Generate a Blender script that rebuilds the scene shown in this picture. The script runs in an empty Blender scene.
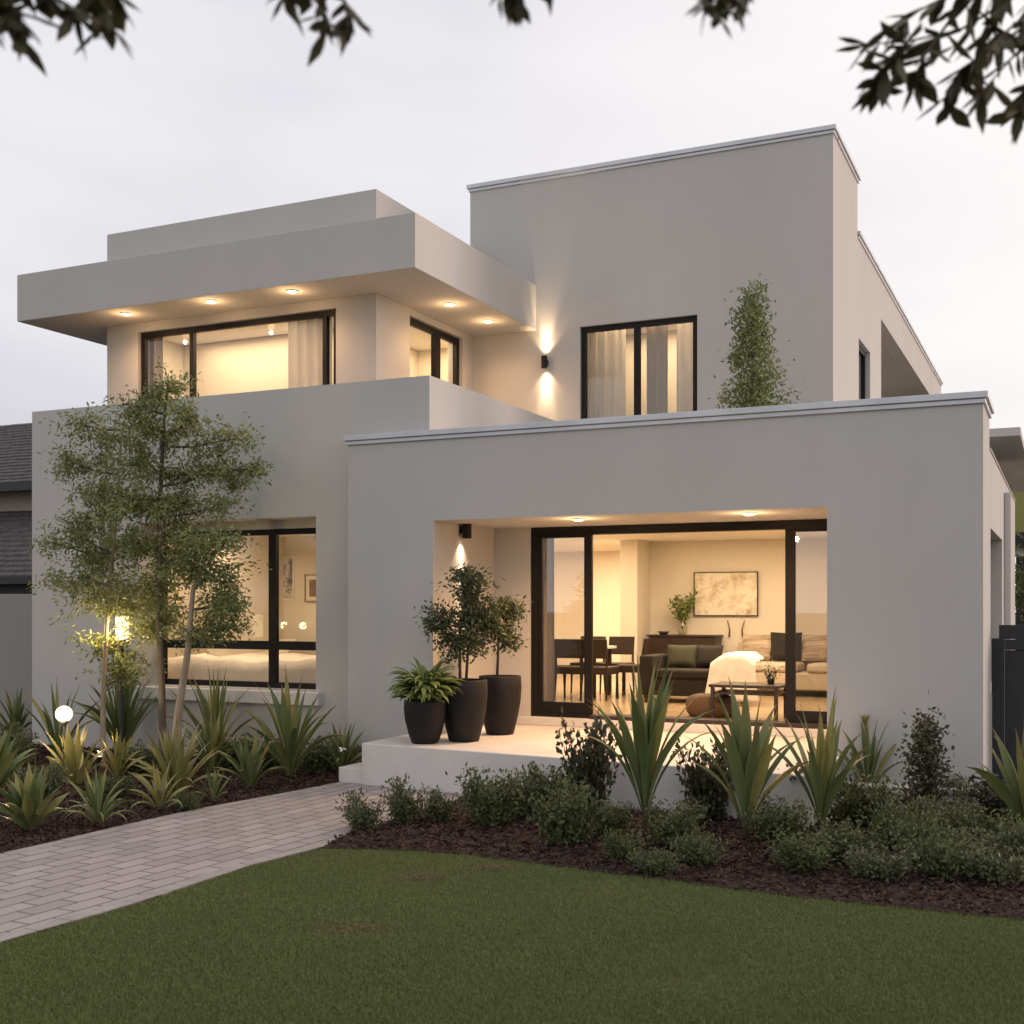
import bpy, math, random
import numpy as np
from mathutils import Vector, Matrix
random.seed(7); RNG = np.random.default_rng(7)
SC = bpy.context.scene
COL = SC.collection
# ------------------------------------------------------------------ camera geometry (survey of the photo)
F = 1195.0; TH = math.radians(24.84); CH = 1.90; HOR = 606.0
CT, ST = math.cos(TH), math.sin(TH)
def world(u, v, d):                      # u,v in pixels, d = depth from camera
    a = (u-512)/F*d
    return Vector((CT*a - ST*d, ST*a + CT*d, CH + (HOR-v)/F*d))
def atz(u, v, z=0.0):                    # where the sight line meets height z
    return world(u, v, (CH-z)*F/(v-HOR))
def aty(u, v, Y):                        # where it meets a plane Y = const
    return world(u, v, Y/(ST*(u-512)/F + CT))
def atx(u, v, X):
    return world(u, v, X/(CT*(u-512)/F - ST))
# ------------------------------------------------------------------ object helpers
def tag(o, label=None, cat=None, group=None, kind=None):
    if label: o['label'] = label
    if cat: o['category'] = cat
    if group: o['group'] = group
    if kind: o['kind'] = kind
    return o
def thing(name, label, cat, loc=(0,0,0), group=None, rz=0):
    o = bpy.data.objects.new(name, None); COL.objects.link(o)
    o.empty_display_size = .1
    o.location = loc; o.rotation_euler.z = rz
    return tag(o, label, cat, group)
class MB:
    def __init__(s): s.v = []; s.f = []; s.tip = {}
    def add(s, vs, fs):
        b = len(s.v); s.v += [tuple(v) for v in vs]; s.f += [tuple(b+i for i in f) for f in fs]; return s
    def box(s, x0, x1, y0, y1, z0, z1, rz=0, c=None):
        vs = [(x,y,z) for z in (z0,z1) for y in (y0,y1) for x in (x0,x1)]
        if rz:
            cx, cy = c or ((x0+x1)/2, (y0+y1)/2); ca, sa = math.cos(rz), math.sin(rz)
            vs = [(cx+(x-cx)*ca-(y-cy)*sa, cy+(x-cx)*sa+(y-cy)*ca, z) for x,y,z in vs]
        return s.add(vs, [(0,2,3,1),(4,5,7,6),(0,1,5,4),(2,6,7,3),(0,4,6,2),(1,3,7,5)])
    def prism(s, pts, z0, z1):
        n = len(pts); a = sum(pts[i][0]*pts[(i+1)%n][1]-pts[(i+1)%n][0]*pts[i][1] for i in range(n))
        if a < 0: pts = pts[::-1]
        vs = [(p[0],p[1],z0) for p in pts]+[(p[0],p[1],z1) for p in pts]
        return s.add(vs, [tuple(range(n-1,-1,-1)), tuple(range(n,2*n))]+[(i,(i+1)%n,n+(i+1)%n,n+i) for i in range(n)])
    def tube(s, pts, rad, n=7, cap=True):
        pts = [Vector(p) for p in pts]; m = len(pts)
        if not hasattr(rad, '__len__'): rad = [rad]*m
        vs = []; fs = []; up = Vector((0,0,1))
        for i, p in enumerate(pts):
            t = (pts[min(i+1,m-1)]-pts[max(i-1,0)]).normalized()
            r = Vector((1,0,0)) if abs(t.z) > .9 else up
            a = t.cross(r).normalized(); b = t.cross(a)
            for k in range(n):
                w = 2*math.pi*k/n
                vs.append(p+(a*math.cos(w)+b*math.sin(w))*rad[i])
        for i in range(m-1):
            for k in range(n):
                fs.append((i*n+k, i*n+(k+1)%n, (i+1)*n+(k+1)%n, (i+1)*n+k))
        if cap: fs += [tuple(range(n-1,-1,-1)), tuple((m-1)*n+k for k in range(n))]
        return s.add(vs, fs)
    def lathe(s, prof, c=(0,0,0), n=28, close=False):
        vs = []; fs = []; m = len(prof)
        for r, z in prof:
            for k in range(n):
                w = 2*math.pi*k/n; vs.append((c[0]+r*math.cos(w), c[1]+r*math.sin(w), c[2]+z))
        for i in range(m-1):
            for k in range(n):
                fs.append((i*n+k, i*n+(k+1)%n, (i+1)*n+(k+1)%n, (i+1)*n+k))
        return s.add(vs, fs)
    def strap(s, base, az, tilt0, tilt1, L, W, seg=6, fold=.35, sharp=1.0, roll=0):
        """a sword leaf: starts at tilt0 from vertical and arches to tilt1"""
        d = Vector((math.cos(az), math.sin(az), 0)); side0 = Vector((-math.sin(az), math.cos(az), 0))
        p = Vector(base); vs = []; fs = []
        for i in range(seg+1):
            t = i/seg; a = tilt0+(tilt1-tilt0)*t**1.5
            tan = d*math.sin(a)+Vector((0,0,1))*math.cos(a)
            nor = side0.cross(tan).normalized()
            side = (side0*math.cos(roll*t)+nor*math.sin(roll*t))
            w = W*(.22+.78*math.sin(math.pi*t**1.25))*(1-t**(5*sharp))
            w = max(w, .0005)*.5
            for k_ in range(3): s.tip[len(s.v)+len(vs)+k_] = t
            vs += [p-side*w+nor*w*fold, p-nor*w*fold*.4, p+side*w+nor*w*fold]
            p = p+tan*(L/seg)
        for i in range(seg):
            b = i*3; fs += [(b,b+1,b+4,b+3),(b+1,b+2,b+5,b+4)]
        return s.add(vs, fs)
    def build(s, name, mat, parent=None, smooth=False, bevel=0, loc=None):
        me = bpy.data.meshes.new(name); me.from_pydata(s.v, [], s.f)
        if bevel:
            import bmesh
            bm = bmesh.new(); bm.from_mesh(me); bmesh.ops.remove_doubles(bm, verts=bm.verts, dist=1e-5)
            bm.to_mesh(me); bm.free()
        me.update()
        if smooth: me.shade_smooth()
        if s.tip:
            at = me.attributes.new('tip','FLOAT','POINT'); at.data.foreach_set('value',[s.tip.get(i,0.0) for i in range(len(me.vertices))])
        me.materials.append(M[mat])
        o = bpy.data.objects.new(name, me); COL.objects.link(o)
        if parent: o.parent = parent
        if loc: o.location = loc
        if bevel:
            b = o.modifiers.new('b', 'BEVEL'); b.width = bevel; b.segments = 3; b.limit_method = 'ANGLE'
            me.shade_smooth(); b.harden_normals = True
        return o
def leafmesh(name, mat, P, D, N, L, W, parent=None):
    """many diamond leaves in one mesh. P base, D direction, N face normal, L length, W width (arrays)"""
    n = len(P); D = D/np.linalg.norm(D,axis=1,keepdims=True)
    S = np.cross(D, N); S /= np.linalg.norm(S,axis=1,keepdims=True)+1e-9
    U = np.cross(S, D)
    L = np.broadcast_to(L,(n,))[:,None]; W = np.broadcast_to(W,(n,))[:,None]
    V = np.stack([P, P+D*L*.45+S*W*.5+U*W*.12, P+D*L-U*W*.15, P+D*L*.45-S*W*.5+U*W*.12], 1).reshape(-1,3)
    me = bpy.data.meshes.new(name)
    me.vertices.add(4*n); me.vertices.foreach_set('co', V.astype(np.float32).ravel())
    me.loops.add(4*n); me.loops.foreach_set('vertex_index', np.arange(4*n, dtype=np.int32))
    me.polygons.add(n); me.polygons.foreach_set('loop_start', np.arange(0,4*n,4,dtype=np.int32))
    me.polygons.foreach_set('loop_total', np.full(n,4,dtype=np.int32))
    me.update(calc_edges=True); me.materials.append(M[mat])
    o = bpy.data.objects.new(name, me); COL.objects.link(o)
    if parent: o.parent = parent
    return o
def copy_tree(o, parent=None):
    c = o.copy(); COL.objects.link(c)
    if parent: c.parent = parent
    for ch in list(o.children): copy_tree(ch, c)
    return c
def wallmesh(a0, a1, z0, z1, t0, t1, holes, axis='x'):
    """wall slab with rectangular openings; axis 'x': runs along X, thickness in Y"""
    A = sorted(set([a0,a1]+[h for o in holes for h in o[:2] if a0 < h < a1]))
    Z = sorted(set([z0,z1]+[h for o in holes for h in o[2:] if z0 < h < z1]))
    def solid(i,j):
        if i < 0 or j < 0 or i >= len(A)-1 or j >= len(Z)-1: return False
        ca, cz = (A[i]+A[i+1])/2, (Z[j]+Z[j+1])/2
        return not any(h[0] < ca < h[1] and h[2] < cz < h[3] for h in holes)
    m = MB(); idx = {}
    def V(a,t,z):
        k = (round(a,5),round(t,5),round(z,5))
        if k not in idx:
            idx[k] = len(m.v); m.v.append((k[0],k[1],k[2]) if axis == 'x' else (k[1],k[0],k[2]))
        return idx[k]
    fl = axis != 'x'
    def q(*v): m.f.append(tuple(v[::-1]) if fl else tuple(v))
    for i in range(len(A)-1):
        for j in range(len(Z)-1):
            if not solid(i,j): continue
            l,r,b,t = A[i],A[i+1],Z[j],Z[j+1]
            q(V(l,t0,b),V(r,t0,b),V(r,t0,t),V(l,t0,t))
            q(V(r,t1,b),V(l,t1,b),V(l,t1,t),V(r,t1,t))
            if not solid(i-1,j): q(V(l,t1,b),V(l,t0,b),V(l,t0,t),V(l,t1,t))
            if not solid(i+1,j): q(V(r,t0,b),V(r,t1,b),V(r,t1,t),V(r,t0,t))
            if not solid(i,j-1): q(V(l,t1,b),V(r,t1,b),V(r,t0,b),V(l,t0,b))
            if not solid(i,j+1): q(V(l,t0,t),V(r,t0,t),V(r,t1,t),V(l,t1,t))
    return m
# ------------------------------------------------------------------ materials
M = {}
def mk(name):
    m = bpy.data.materials.new(name); m.use_nodes = True; M[name] = m
    nt = m.node_tree; return m, nt, nt.nodes['Principled BSDF'], nt.nodes['Material Output']
def N(nt, t, **kw):
    n = nt.nodes.new(t)
    for k, v in kw.items():
        if k in n.inputs: n.inputs[k].default_value = v
        else: setattr(n, k, v)
    return n
def c4(c): return (c[0],c[1],c[2],1)
def mixc(nt, fac, a, b, mode='MIX'):
    n = nt.nodes.new('ShaderNodeMix'); n.data_type = 'RGBA'; n.blend_type = mode
    if hasattr(fac,'links') or hasattr(fac,'is_linked'): nt.links.new(fac, n.inputs[0])
    else: n.inputs[0].default_value = fac
    for i, x in ((6,a),(7,b)):
        if isinstance(x, (tuple,list)): n.inputs[i].default_value = c4(x)
        else: nt.links.new(x, n.inputs[i])
    return n.outputs[2]
def ramp(nt, src, stops):
    r = nt.nodes.new('ShaderNodeValToRGB'); nt.links.new(src, r.inputs[0])
    e = r.color_ramp.elements
    while len(e) < len(stops): e.new(.5)
    for i, (p, c) in enumerate(stops):
        e[i].position = p; e[i].color = c4(c) if isinstance(c,(tuple,list)) else (c,c,c,1)
    return r.outputs[0]
def noise(nt, scale, detail=4, rough=.55, vec=None, stretch=None):
    tc = nt.nodes.new('ShaderNodeTexCoord').outputs['Object']
    if stretch:
        mp = nt.nodes.new('ShaderNodeMapping'); mp.inputs['Scale'].default_value = stretch
        nt.links.new(tc, mp.inputs[0]); tc = mp.outputs[0]
    n = N(nt, 'ShaderNodeTexNoise', Scale=scale, Detail=detail, Roughness=rough)
    nt.links.new(vec or tc, n.inputs['Vector']); return n.outputs['Fac']
def bump(nt, b, h, strength, dist=.01):
    n = N(nt, 'ShaderNodeBump', Strength=strength, Distance=dist); nt.links.new(h, n.inputs['Height'])
    nt.links.new(n.outputs[0], b.inputs['Normal'])
def simple(name, col, rough=.6, col2=None, ns=3, bs=None, bst=.3, bd=.01, metal=0, spec=.5, stretch=None):
    m, nt, b, o = mk(name)
    b.inputs['Roughness'].default_value = rough; b.inputs['Metallic'].default_value = metal
    b.inputs['Specular IOR Level'].default_value = spec
    if col2:
        f = ramp(nt, noise(nt, ns, 5, stretch=stretch), [(.35,0.0),(.65,1.0)])
        nt.links.new(mixc(nt, f, col, col2), b.inputs['Base Color'])
    else: b.inputs['Base Color'].default_value = c4(col)
    if bs: bump(nt, b, noise(nt, bs, 6, .6), bst, bd)
    return m
def stucco(name, col):
    m, nt, b, o = mk(name); b.inputs['Roughness'].default_value = .85; b.inputs['Specular IOR Level'].default_value = .25
    big = noise(nt, .7, 4, .6, stretch=(1,1,.45)); fine = noise(nt, 60, 4, .6)
    streak = noise(nt, 3.0, 3, .5, stretch=(1.3,1.3,.06))
    c = mixc(nt, ramp(nt, big, [(.3,0.0),(.7,1.0)]), tuple(x*.955 for x in col), tuple(min(1,x*1.035) for x in col))
    c = mixc(nt, ramp(nt, streak, [(.45,0.0),(.8,.18)]), c, tuple(x*.88 for x in col))
    c = mixc(nt, ramp(nt, fine, [(.3,0.0),(.75,.14)]), c, tuple(x*.8 for x in col))
    nt.links.new(c, b.inputs['Base Color']); bump(nt, b, fine, .25, .004)
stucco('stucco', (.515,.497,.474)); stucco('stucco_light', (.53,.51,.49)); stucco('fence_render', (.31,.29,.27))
stucco('neighbour_wall', (.48,.40,.34))
stucco('olive_wall', (.30,.31,.12))
simple('concrete_white', (.66,.63,.60), .7, (.58,.555,.53), 2.5, 90, .15, .003)
simple('metal_cap', (.56,.57,.59), .42, (.48,.49,.51), 2, metal=.75)
simple('black_frame', (.009,.0075,.007), .5, spec=.25)
simple('dark_steel', (.02,.021,.025), .5, (.028,.029,.034), 3)
simple('interior_wall', (.74,.68,.58), .8, (.70,.64,.54), 1.2, 60, .1, .002)
simple('interior_ceiling', (.78,.74,.68), .8)
simple('skirting', (.8,.77,.72), .5)
simple('dark_wood', (.036,.021,.015), .45, (.024,.014,.010), 6, 30, .1, .002, stretch=(1,1,6))
simple('charcoal_fabric', (.022,.017,.014), .9, (.016,.012,.010), 8, 300, .3, .002)
simple('green_fabric', (.05,.05,.028), .9)
simple('linen', (.55,.47,.38), .95, (.48,.40,.31), 5, 250, .35, .003)
simple('throw_white', (.80,.77,.72), .95, (.72,.68,.62), 9, 120, .5, .004)
simple('bed_linen', (.76,.70,.62), .95, (.68,.61,.53), 3, 12, .6, .02)
simple('pot', (.011,.009,.009), .6, (.016,.0135,.013), 4, 40, .12, .003, spec=.3)
simple('soil', (.03,.02,.014), .95, (.05,.033,.022), 30, 60, .6, .01)
simple('bark', (.12,.095,.07), .9, (.075,.06,.045), 25, 60, .6, .006, stretch=(1,1,.25))
simple('bark_pale', (.34,.28,.20), .85, (.24,.19,.135), 18, 60, .5, .006, stretch=(1,1,.25))
simple('twig', (.05,.035,.022), .9)
simple('wicker', (.12,.075,.04), .8, (.07,.042,.022), 60, 90, .8, .006)
simple('white_flower', (.8,.78,.72), .6)
simple('bronze', (.10,.06,.035), .4, metal=.6)
simple('paper', (.78,.72,.60), .8)
simple('ceramic', (.7,.66,.6), .3)
def lamp_mat(name, col, s):
    m, nt, b, o = mk(name); b.inputs['Base Color'].default_value = c4(col)
    b.inputs['Emission Color'].default_value = c4(col); b.inputs['Emission Strength'].default_value = s
lamp_mat('lamp_glow', (1,.84,.58), 4); lamp_mat('globe_glow', (1,.84,.58), 1.5); lamp_mat('lantern_glow', (1,.86,.56), 2.2)
def foliage(name, dark, mid, light, cl=2.2, trans=.25, rough=.5):
    m, nt, b, o = mk(name); b.inputs['Roughness'].default_value = rough; b.inputs['Specular IOR Level'].default_value = .35
    g = nt.nodes.new('ShaderNodeNewGeometry')
    c1 = ramp(nt, g.outputs['Random Per Island'], [(0,dark),(.5,mid),(1,light)])
    c2 = mixc(nt, ramp(nt, noise(nt, cl, 3), [(.38,0.0),(.66,.55)]), c1, light)
    if 'sword' in name:      # dry brown tips and blotches of the strap leaves
        at = nt.nodes.new('ShaderNodeAttribute'); at.attribute_name = 'tip'
        ad = N(nt,'ShaderNodeMath',operation='MULTIPLY_ADD'); ad.inputs[1].default_value = .45; nt.links.new(noise(nt, 9, 4), ad.inputs[0]); nt.links.new(at.outputs['Fac'], ad.inputs[2])
        ad2 = N(nt,'ShaderNodeMath',operation='MULTIPLY_ADD'); ad2.inputs[1].default_value = .22; nt.links.new(g.outputs['Random Per Island'], ad2.inputs[0]); nt.links.new(ad.outputs[0], ad2.inputs[2])
        sc_ = N(nt,'ShaderNodeMath',operation='MULTIPLY'); sc_.inputs[1].default_value = .65; nt.links.new(ad2.outputs[0], sc_.inputs[0])
        c2 = mixc(nt, ramp(nt, sc_.outputs[0], [(.72,0.0),(.88,.75)]), c2, (.24,.17,.075))
    nt.links.new(c2, b.inputs['Base Color'])
    t = nt.nodes.new('ShaderNodeBsdfTranslucent'); nt.links.new(c2, t.inputs['Color'])
    mx = nt.nodes.new('ShaderNodeMixShader'); mx.inputs[0].default_value = trans
    nt.links.new(b.outputs[0], mx.inputs[1]); nt.links.new(t.outputs[0], mx.inputs[2]); nt.links.new(mx.outputs[0], o.inputs['Surface'])
foliage('leaf_tree', (.10,.135,.048),(.165,.20,.070),(.29,.31,.12))
foliage('leaf_pot', (0.0450,0.0600,0.0300),(0.0675,0.0870,0.0405),(0.1050,0.1275,0.0570))
foliage('leaf_fern', (.10,.15,.04),(.15,.21,.055),(.23,.28,.085), 6)
foliage('leaf_shrub', (0.0525,0.0722,0.0289),(0.0813,0.1050,0.0394),(0.1312,0.1509,0.0630), 5)
foliage('leaf_shrub_pale', (0.0754,0.0928,0.0464),(0.1102,0.1276,0.0638),(0.1624,0.1740,0.0928), 5)
foliage('leaf_dark', (0.0420,0.0495,0.0300),(0.0630,0.0690,0.0405),(0.0975,0.0930,0.0600), 5)
foliage('leaf_sword', (.085,.125,.045),(.125,.170,.062),(.18,.21,.085), 5, .2, .42)
foliage('leaf_sword_gold', (.16,.175,.06),(.23,.23,.075),(.33,.31,.11), 5, .25, .42)
foliage('leaf_sword_pale', (.20,.20,.09),(.27,.26,.12),(.34,.31,.16), 5, .3, .42)
foliage('leaf_over', (.035,.034,.018),(.06,.055,.028),(.10,.09,.045), 6, .2, .5)
foliage('grass_blade', (0.1092,0.1495,0.0460),(0.1288,0.1702,0.0529),(0.1725,0.2070,0.0713), .8, .15, .6)
foliage('chip', (0.0195,0.0097,0.0075),(0.0390,0.0195,0.0150),(0.0863,0.0495,0.0390), 8, 0, .9)
foliage('leaf_bg', (0.0600,0.0900,0.0300),(0.0900,0.1350,0.0450),(0.1500,0.1800,0.0750), 1)
# sword leaf tips turning brown: height based tint belongs to the leaf itself
def glass_mat(name, base, tint=(1,1,1)):
    m, nt, b, o = mk(name); nt.nodes.remove(b)
    lw = N(nt, 'ShaderNodeLayerWeight', Blend=.5)
    p = N(nt, 'ShaderNodeMath', operation='POWER'); p.inputs[1].default_value = 4; nt.links.new(lw.outputs['Facing'], p.inputs[0])
    q = N(nt, 'ShaderNodeMath', operation='MULTIPLY_ADD'); q.inputs[1].default_value = 1-base; q.inputs[2].default_value = base
    nt.links.new(p.outputs[0], q.inputs[0])
    tr = nt.nodes.new('ShaderNodeBsdfTransparent'); tr.inputs[0].default_value = c4(tint)
    gl = nt.nodes.new('ShaderNodeBsdfGlossy'); gl.inputs['Roughness'].default_value = .01
    mx = nt.nodes.new('ShaderNodeMixShader'); nt.links.new(q.outputs[0], mx.inputs[0])
    nt.links.new(tr.outputs[0], mx.inputs[1]); nt.links.new(gl.outputs[0], mx.inputs[2]); nt.links.new(mx.outputs[0], o.inputs['Surface'])
glass_mat('glass', .045, (.93,.93,.92)); glass_mat('glass_soft', .13, (.86,.86,.86)); glass_mat('vase_glass', .1, (.85,.85,.8))
def curtain_mat(name, col, tr):
    m, nt, b, o = mk(name); b.inputs['Base Color'].default_value = c4(col); b.inputs['Roughness'].default_value = .9
    t = nt.nodes.new('ShaderNodeBsdfTranslucent'); t.inputs['Color'].default_value = c4(col)
    mx = nt.nodes.new('ShaderNodeMixShader'); mx.inputs[0].default_value = tr
    nt.links.new(b.outputs[0], mx.inputs[1]); nt.links.new(t.outputs[0], mx.inputs[2]); nt.links.new(mx.outputs[0], o.inputs['Surface'])
curtain_mat('sheer', (.80,.77,.73), .5); curtain_mat('drape', (.55,.50,.44), .3)
# floor boards
m, nt, b, o = mk('floor_wood'); b.inputs['Roughness'].default_value = .22
br = N(nt, 'ShaderNodeTexBrick', Scale=1, Color1=c4((.52,.40,.26)), Color2=c4((.46,.34,.21)), Mortar=c4((.25,.17,.1)))
br.inputs['Mortar Size'].default_value = .004; br.inputs['Brick Width'].default_value = 1.6; br.inputs['Row Height'].default_value = .14
nt.links.new(nt.nodes.new('ShaderNodeTexCoord').outputs['Object'], br.inputs[0]); nt.links.new(br.outputs[0], b.inputs['Base Color'])
# pavers
PA = atz(0,944); PB = atz(320,849); PANG = math.atan2((PB-PA).y, (PB-PA).x)
m, nt, b, o = mk('paving'); b.inputs['Roughness'].default_value = .85
mp = nt.nodes.new('ShaderNodeMapping'); mp.vector_type = 'TEXTURE'; mp.inputs['Location'].default_value = (PA.x,PA.y,0); mp.inputs['Rotation'].default_value = (0,0,PANG)
nt.links.new(nt.nodes.new('ShaderNodeTexCoord').outputs['Object'], mp.inputs[0])
nz = N(nt,'ShaderNodeTexNoise',Scale=3.0,Detail=3.0); nt.links.new(mp.outputs[0], nz.inputs[0])
vm = N(nt,'ShaderNodeVectorMath',operation='MULTIPLY_ADD'); vm.inputs[1].default_value=(.012,.012,0); nt.links.new(nz.outputs['Color'], vm.inputs[0]); nt.links.new(mp.outputs[0], vm.inputs[2])
br = N(nt, 'ShaderNodeTexBrick', Scale=1, Color1=c4((.40,.355,.345)), Color2=c4((.29,.255,.25)), Mortar=c4((.05,.04,.038)))
br.inputs['Mortar Size'].default_value = .010; br.inputs['Mortar Smooth'].default_value = .5; br.inputs['Brick Width'].default_value = .34; br.inputs['Row Height'].default_value = .16; br.inputs['Bias'].default_value = -.1
nt.links.new(vm.outputs[0], br.inputs[0])
c = mixc(nt, ramp(nt, noise(nt, 1.6, 6, .65), [(.35,0.0),(.75,.5)]), br.outputs[0], (.20,.17,.16))
c = mixc(nt, ramp(nt, noise(nt, 70, 3), [(.4,0.0),(.8,.35)]), c, (.42,.38,.37))
nt.links.new(c, b.inputs['Base Color'])
ad = N(nt,'ShaderNodeMath',operation='MULTIPLY_ADD'); ad.inputs[1].default_value = -1; nt.links.new(br.outputs['Fac'], ad.inputs[0]); nt.links.new(noise(nt,45,4), ad.inputs[2])
bump(nt, b, ad.outputs[0], .6, .008)
simple('paver_edge', (.36,.33,.32), .85, (.29,.26,.25), 4, 60, .3, .004)
# lawn
m, nt, b, o = mk('lawn'); b.inputs['Roughness'].default_value = .95; b.inputs['Specular IOR Level'].default_value = .1
c = mixc(nt, ramp(nt, noise(nt, .9, 5, .6), [(.35,0.0),(.7,1.0)]), (.075,.085,.032), (.105,.112,.044))
c = mixc(nt, ramp(nt, noise(nt, 60, 4, .7), [(.3,0.0),(.8,.6)]), c, (.10,.105,.045))
nt.links.new(c, b.inputs['Base Color']); bump(nt, b, noise(nt,90,4,.7), .8, .02)
simple('straw_grass', (.20,.155,.085), .95, (.15,.12,.06), 8)
simple('mulch', (.032,.015,.012), .95, (.058,.030,.024), 35, 50, 1.0, .03)
simple('ground_soil', (.05,.045,.03), .95, (.07,.06,.04), .5)
# roof tiles
simple('roof_tile', (.105,.09,.09), .75, (.065,.055,.058), 9, 40, .3, .005)
simple('gutter_dark', (.018,.017,.02), .5)
simple('painting_sky', (.3,.3,.3), .8)
def art_mat(name, base, ink, sc, lo, hi, stretch=None):
    m, nt, b, o = mk(name); b.inputs['Roughness'].default_value = .7
    nt.links.new(mixc(nt, ramp(nt, noise(nt, sc, 9, .75, stretch=stretch), [(lo,0.0),(hi,1.0)]), base, ink), b.inputs['Base Color'])
art_mat('art_canvas', (.80,.73,.60), (.36,.27,.17), 4.2, .47, .68); art_mat('art_photo', (.62,.56,.48), (.10,.08,.07), 2.2, .47, .55)
art_mat('art_small', (.16,.11,.08), (.34,.22,.15), 5, .4, .7)
art_mat('stripe', (.46,.38,.29), (.27,.20,.14), 1.0, .48, .52, (2,2,26))
# ------------------------------------------------------------------ world, sun
w = bpy.data.worlds.new('World'); SC.world = w; w.use_nodes = True
nt = w.node_tree; bg = nt.nodes['Background']; wo = nt.nodes['World Output']
SUN_AZ = math.radians(62)      # compass bearing from +Y towards +X
SUN_EL = math.radians(7)
sky = nt.nodes.new('ShaderNodeTexSky'); sky.sky_type = 'NISHITA'; sky.sun_disc = False
sky.sun_elevation = SUN_EL; sky.sun_rotation = SUN_AZ; sky.air_density = 1.0; sky.dust_density = 2.0
nt.links.new(sky.outputs[0], bg.inputs[0]); bg.inputs[1].default_value = .12
tc = nt.nodes.new('ShaderNodeTexCoord')
mp = nt.nodes.new('ShaderNodeMapping'); mp.inputs['Scale'].default_value = (1.0,1.0,4.2); mp.inputs['Rotation'].default_value = (0,0,.5)
nt.links.new(tc.outputs['Generated'], mp.inputs[0])
nz = N(nt,'ShaderNodeTexNoise',Scale=1.2,Detail=4.0,Roughness=.45,Distortion=.3); nt.links.new(mp.outputs[0], nz.inputs[0])
cl = ramp(nt, nz.outputs['Fac'], [(.28,(.60,.595,.66)),(.50,(.85,.83,.87)),(.72,(.965,.945,.955))])
# brighter, warmer cloud low in the direction of the sun
sd = nt.nodes.new('ShaderNodeVectorMath'); sd.operation = 'DOT_PRODUCT'
sd.inputs[1].default_value = (math.sin(SUN_AZ), math.cos(SUN_AZ), 0); nt.links.new(tc.outputs['Generated'], sd.inputs[0])
gl = ramp(nt, sd.outputs['Value'], [(-.2,0.0),(.95,1.0)])
cl2 = mixc(nt, gl, cl, (1.20,1.11,1.05))
bg2 = nt.nodes.new('ShaderNodeBackground'); nt.links.new(cl2, bg2.inputs[0]); bg2.inputs[1].default_value = 1.10
mx = nt.nodes.new('ShaderNodeMixShader'); mx.inputs[0].default_value = .88
nt.links.new(bg.outputs[0], mx.inputs[1]); nt.links.new(bg2.outputs[0], mx.inputs[2]); nt.links.new(mx.outputs[0], wo.inputs['Surface'])
sl = bpy.data.lights.new('sun', 'SUN'); sl.energy = 1.75; sl.angle = math.radians(18); sl.color = (1,.74,.62)
so = bpy.data.objects.new('sun', sl); COL.objects.link(so)
dirv = Vector((math.sin(SUN_AZ)*math.cos(SUN_EL), math.cos(SUN_AZ)*math.cos(SUN_EL), math.sin(SUN_EL)))
so.rotation_euler = dirv.to_track_quat('Z','Y').to_euler()
def spot(loc, target, power, ang, blend=.5, size=.03, col=(1,.72,.42)):
    l = bpy.data.lights.new('spot', 'SPOT'); l.energy = power; l.spot_size = math.radians(ang); l.spot_blend = blend; l.shadow_soft_size = size; l.color = col
    o = bpy.data.objects.new('spot', l); COL.objects.link(o); o.location = loc
    o.rotation_euler = (Vector(loc)-Vector(target)).to_track_quat('Z','Y').to_euler(); return o
def area(loc, sx, sy, power, col=(1,.73,.45)):
    l = bpy.data.lights.new('area', 'AREA'); l.shape = 'RECTANGLE'; l.size = sx; l.size_y = sy; l.energy = power; l.color = col
    o = bpy.data.objects.new('area', l); COL.objects.link(o); o.location = loc; return o
# ------------------------------------------------------------------ ground
def struct(name, mb, mat, **k):
    return tag(mb.build(name, mat, **k), kind='structure')
g = MB(); g.add([(-300,-300,-.03),(300,-300,-.03),(300,400,-.03),(-300,400,-.03)], [(0,1,2,3)]); struct('ground', g, 'ground_soil')
def flat(name, pts, z, mat, th=.03):
    m = MB(); m.prism([(p[0],p[1]) for p in pts], z-th, z); return struct(name, m, mat)
edge_up = [atz(-160,890),(atz(0,855.6)),atz(60,842),atz(120,827.5),atz(200,810),atz(270,797),atz(340,783.5)]
edge_lo = [atz(-160,985),atz(0,944),atz(135,905),atz(250,867),atz(322,848.5)]
bed_lo  = [atz(322,848.5),atz(400,850.5),atz(457,854),atz(600,872),atz(784,896),atz(1024,921),atz(1300,955)]
path_r  = [atz(350,834),atz(385,823),atz(425,810),atz(475,797)]
lawn = [(-12,-3,0),(8,-3,0)]+[tuple(p) for p in bed_lo[::-1]]+[tuple(p) for p in edge_lo[-2::-1]]
flat('lawn', lawn, .0, 'lawn')
flat('path', edge_up+[(-7.0,11.0)]+[(-4.6,10.9)]+path_r[::-1]+edge_lo[::-1], .012, 'paving', .06)
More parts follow.
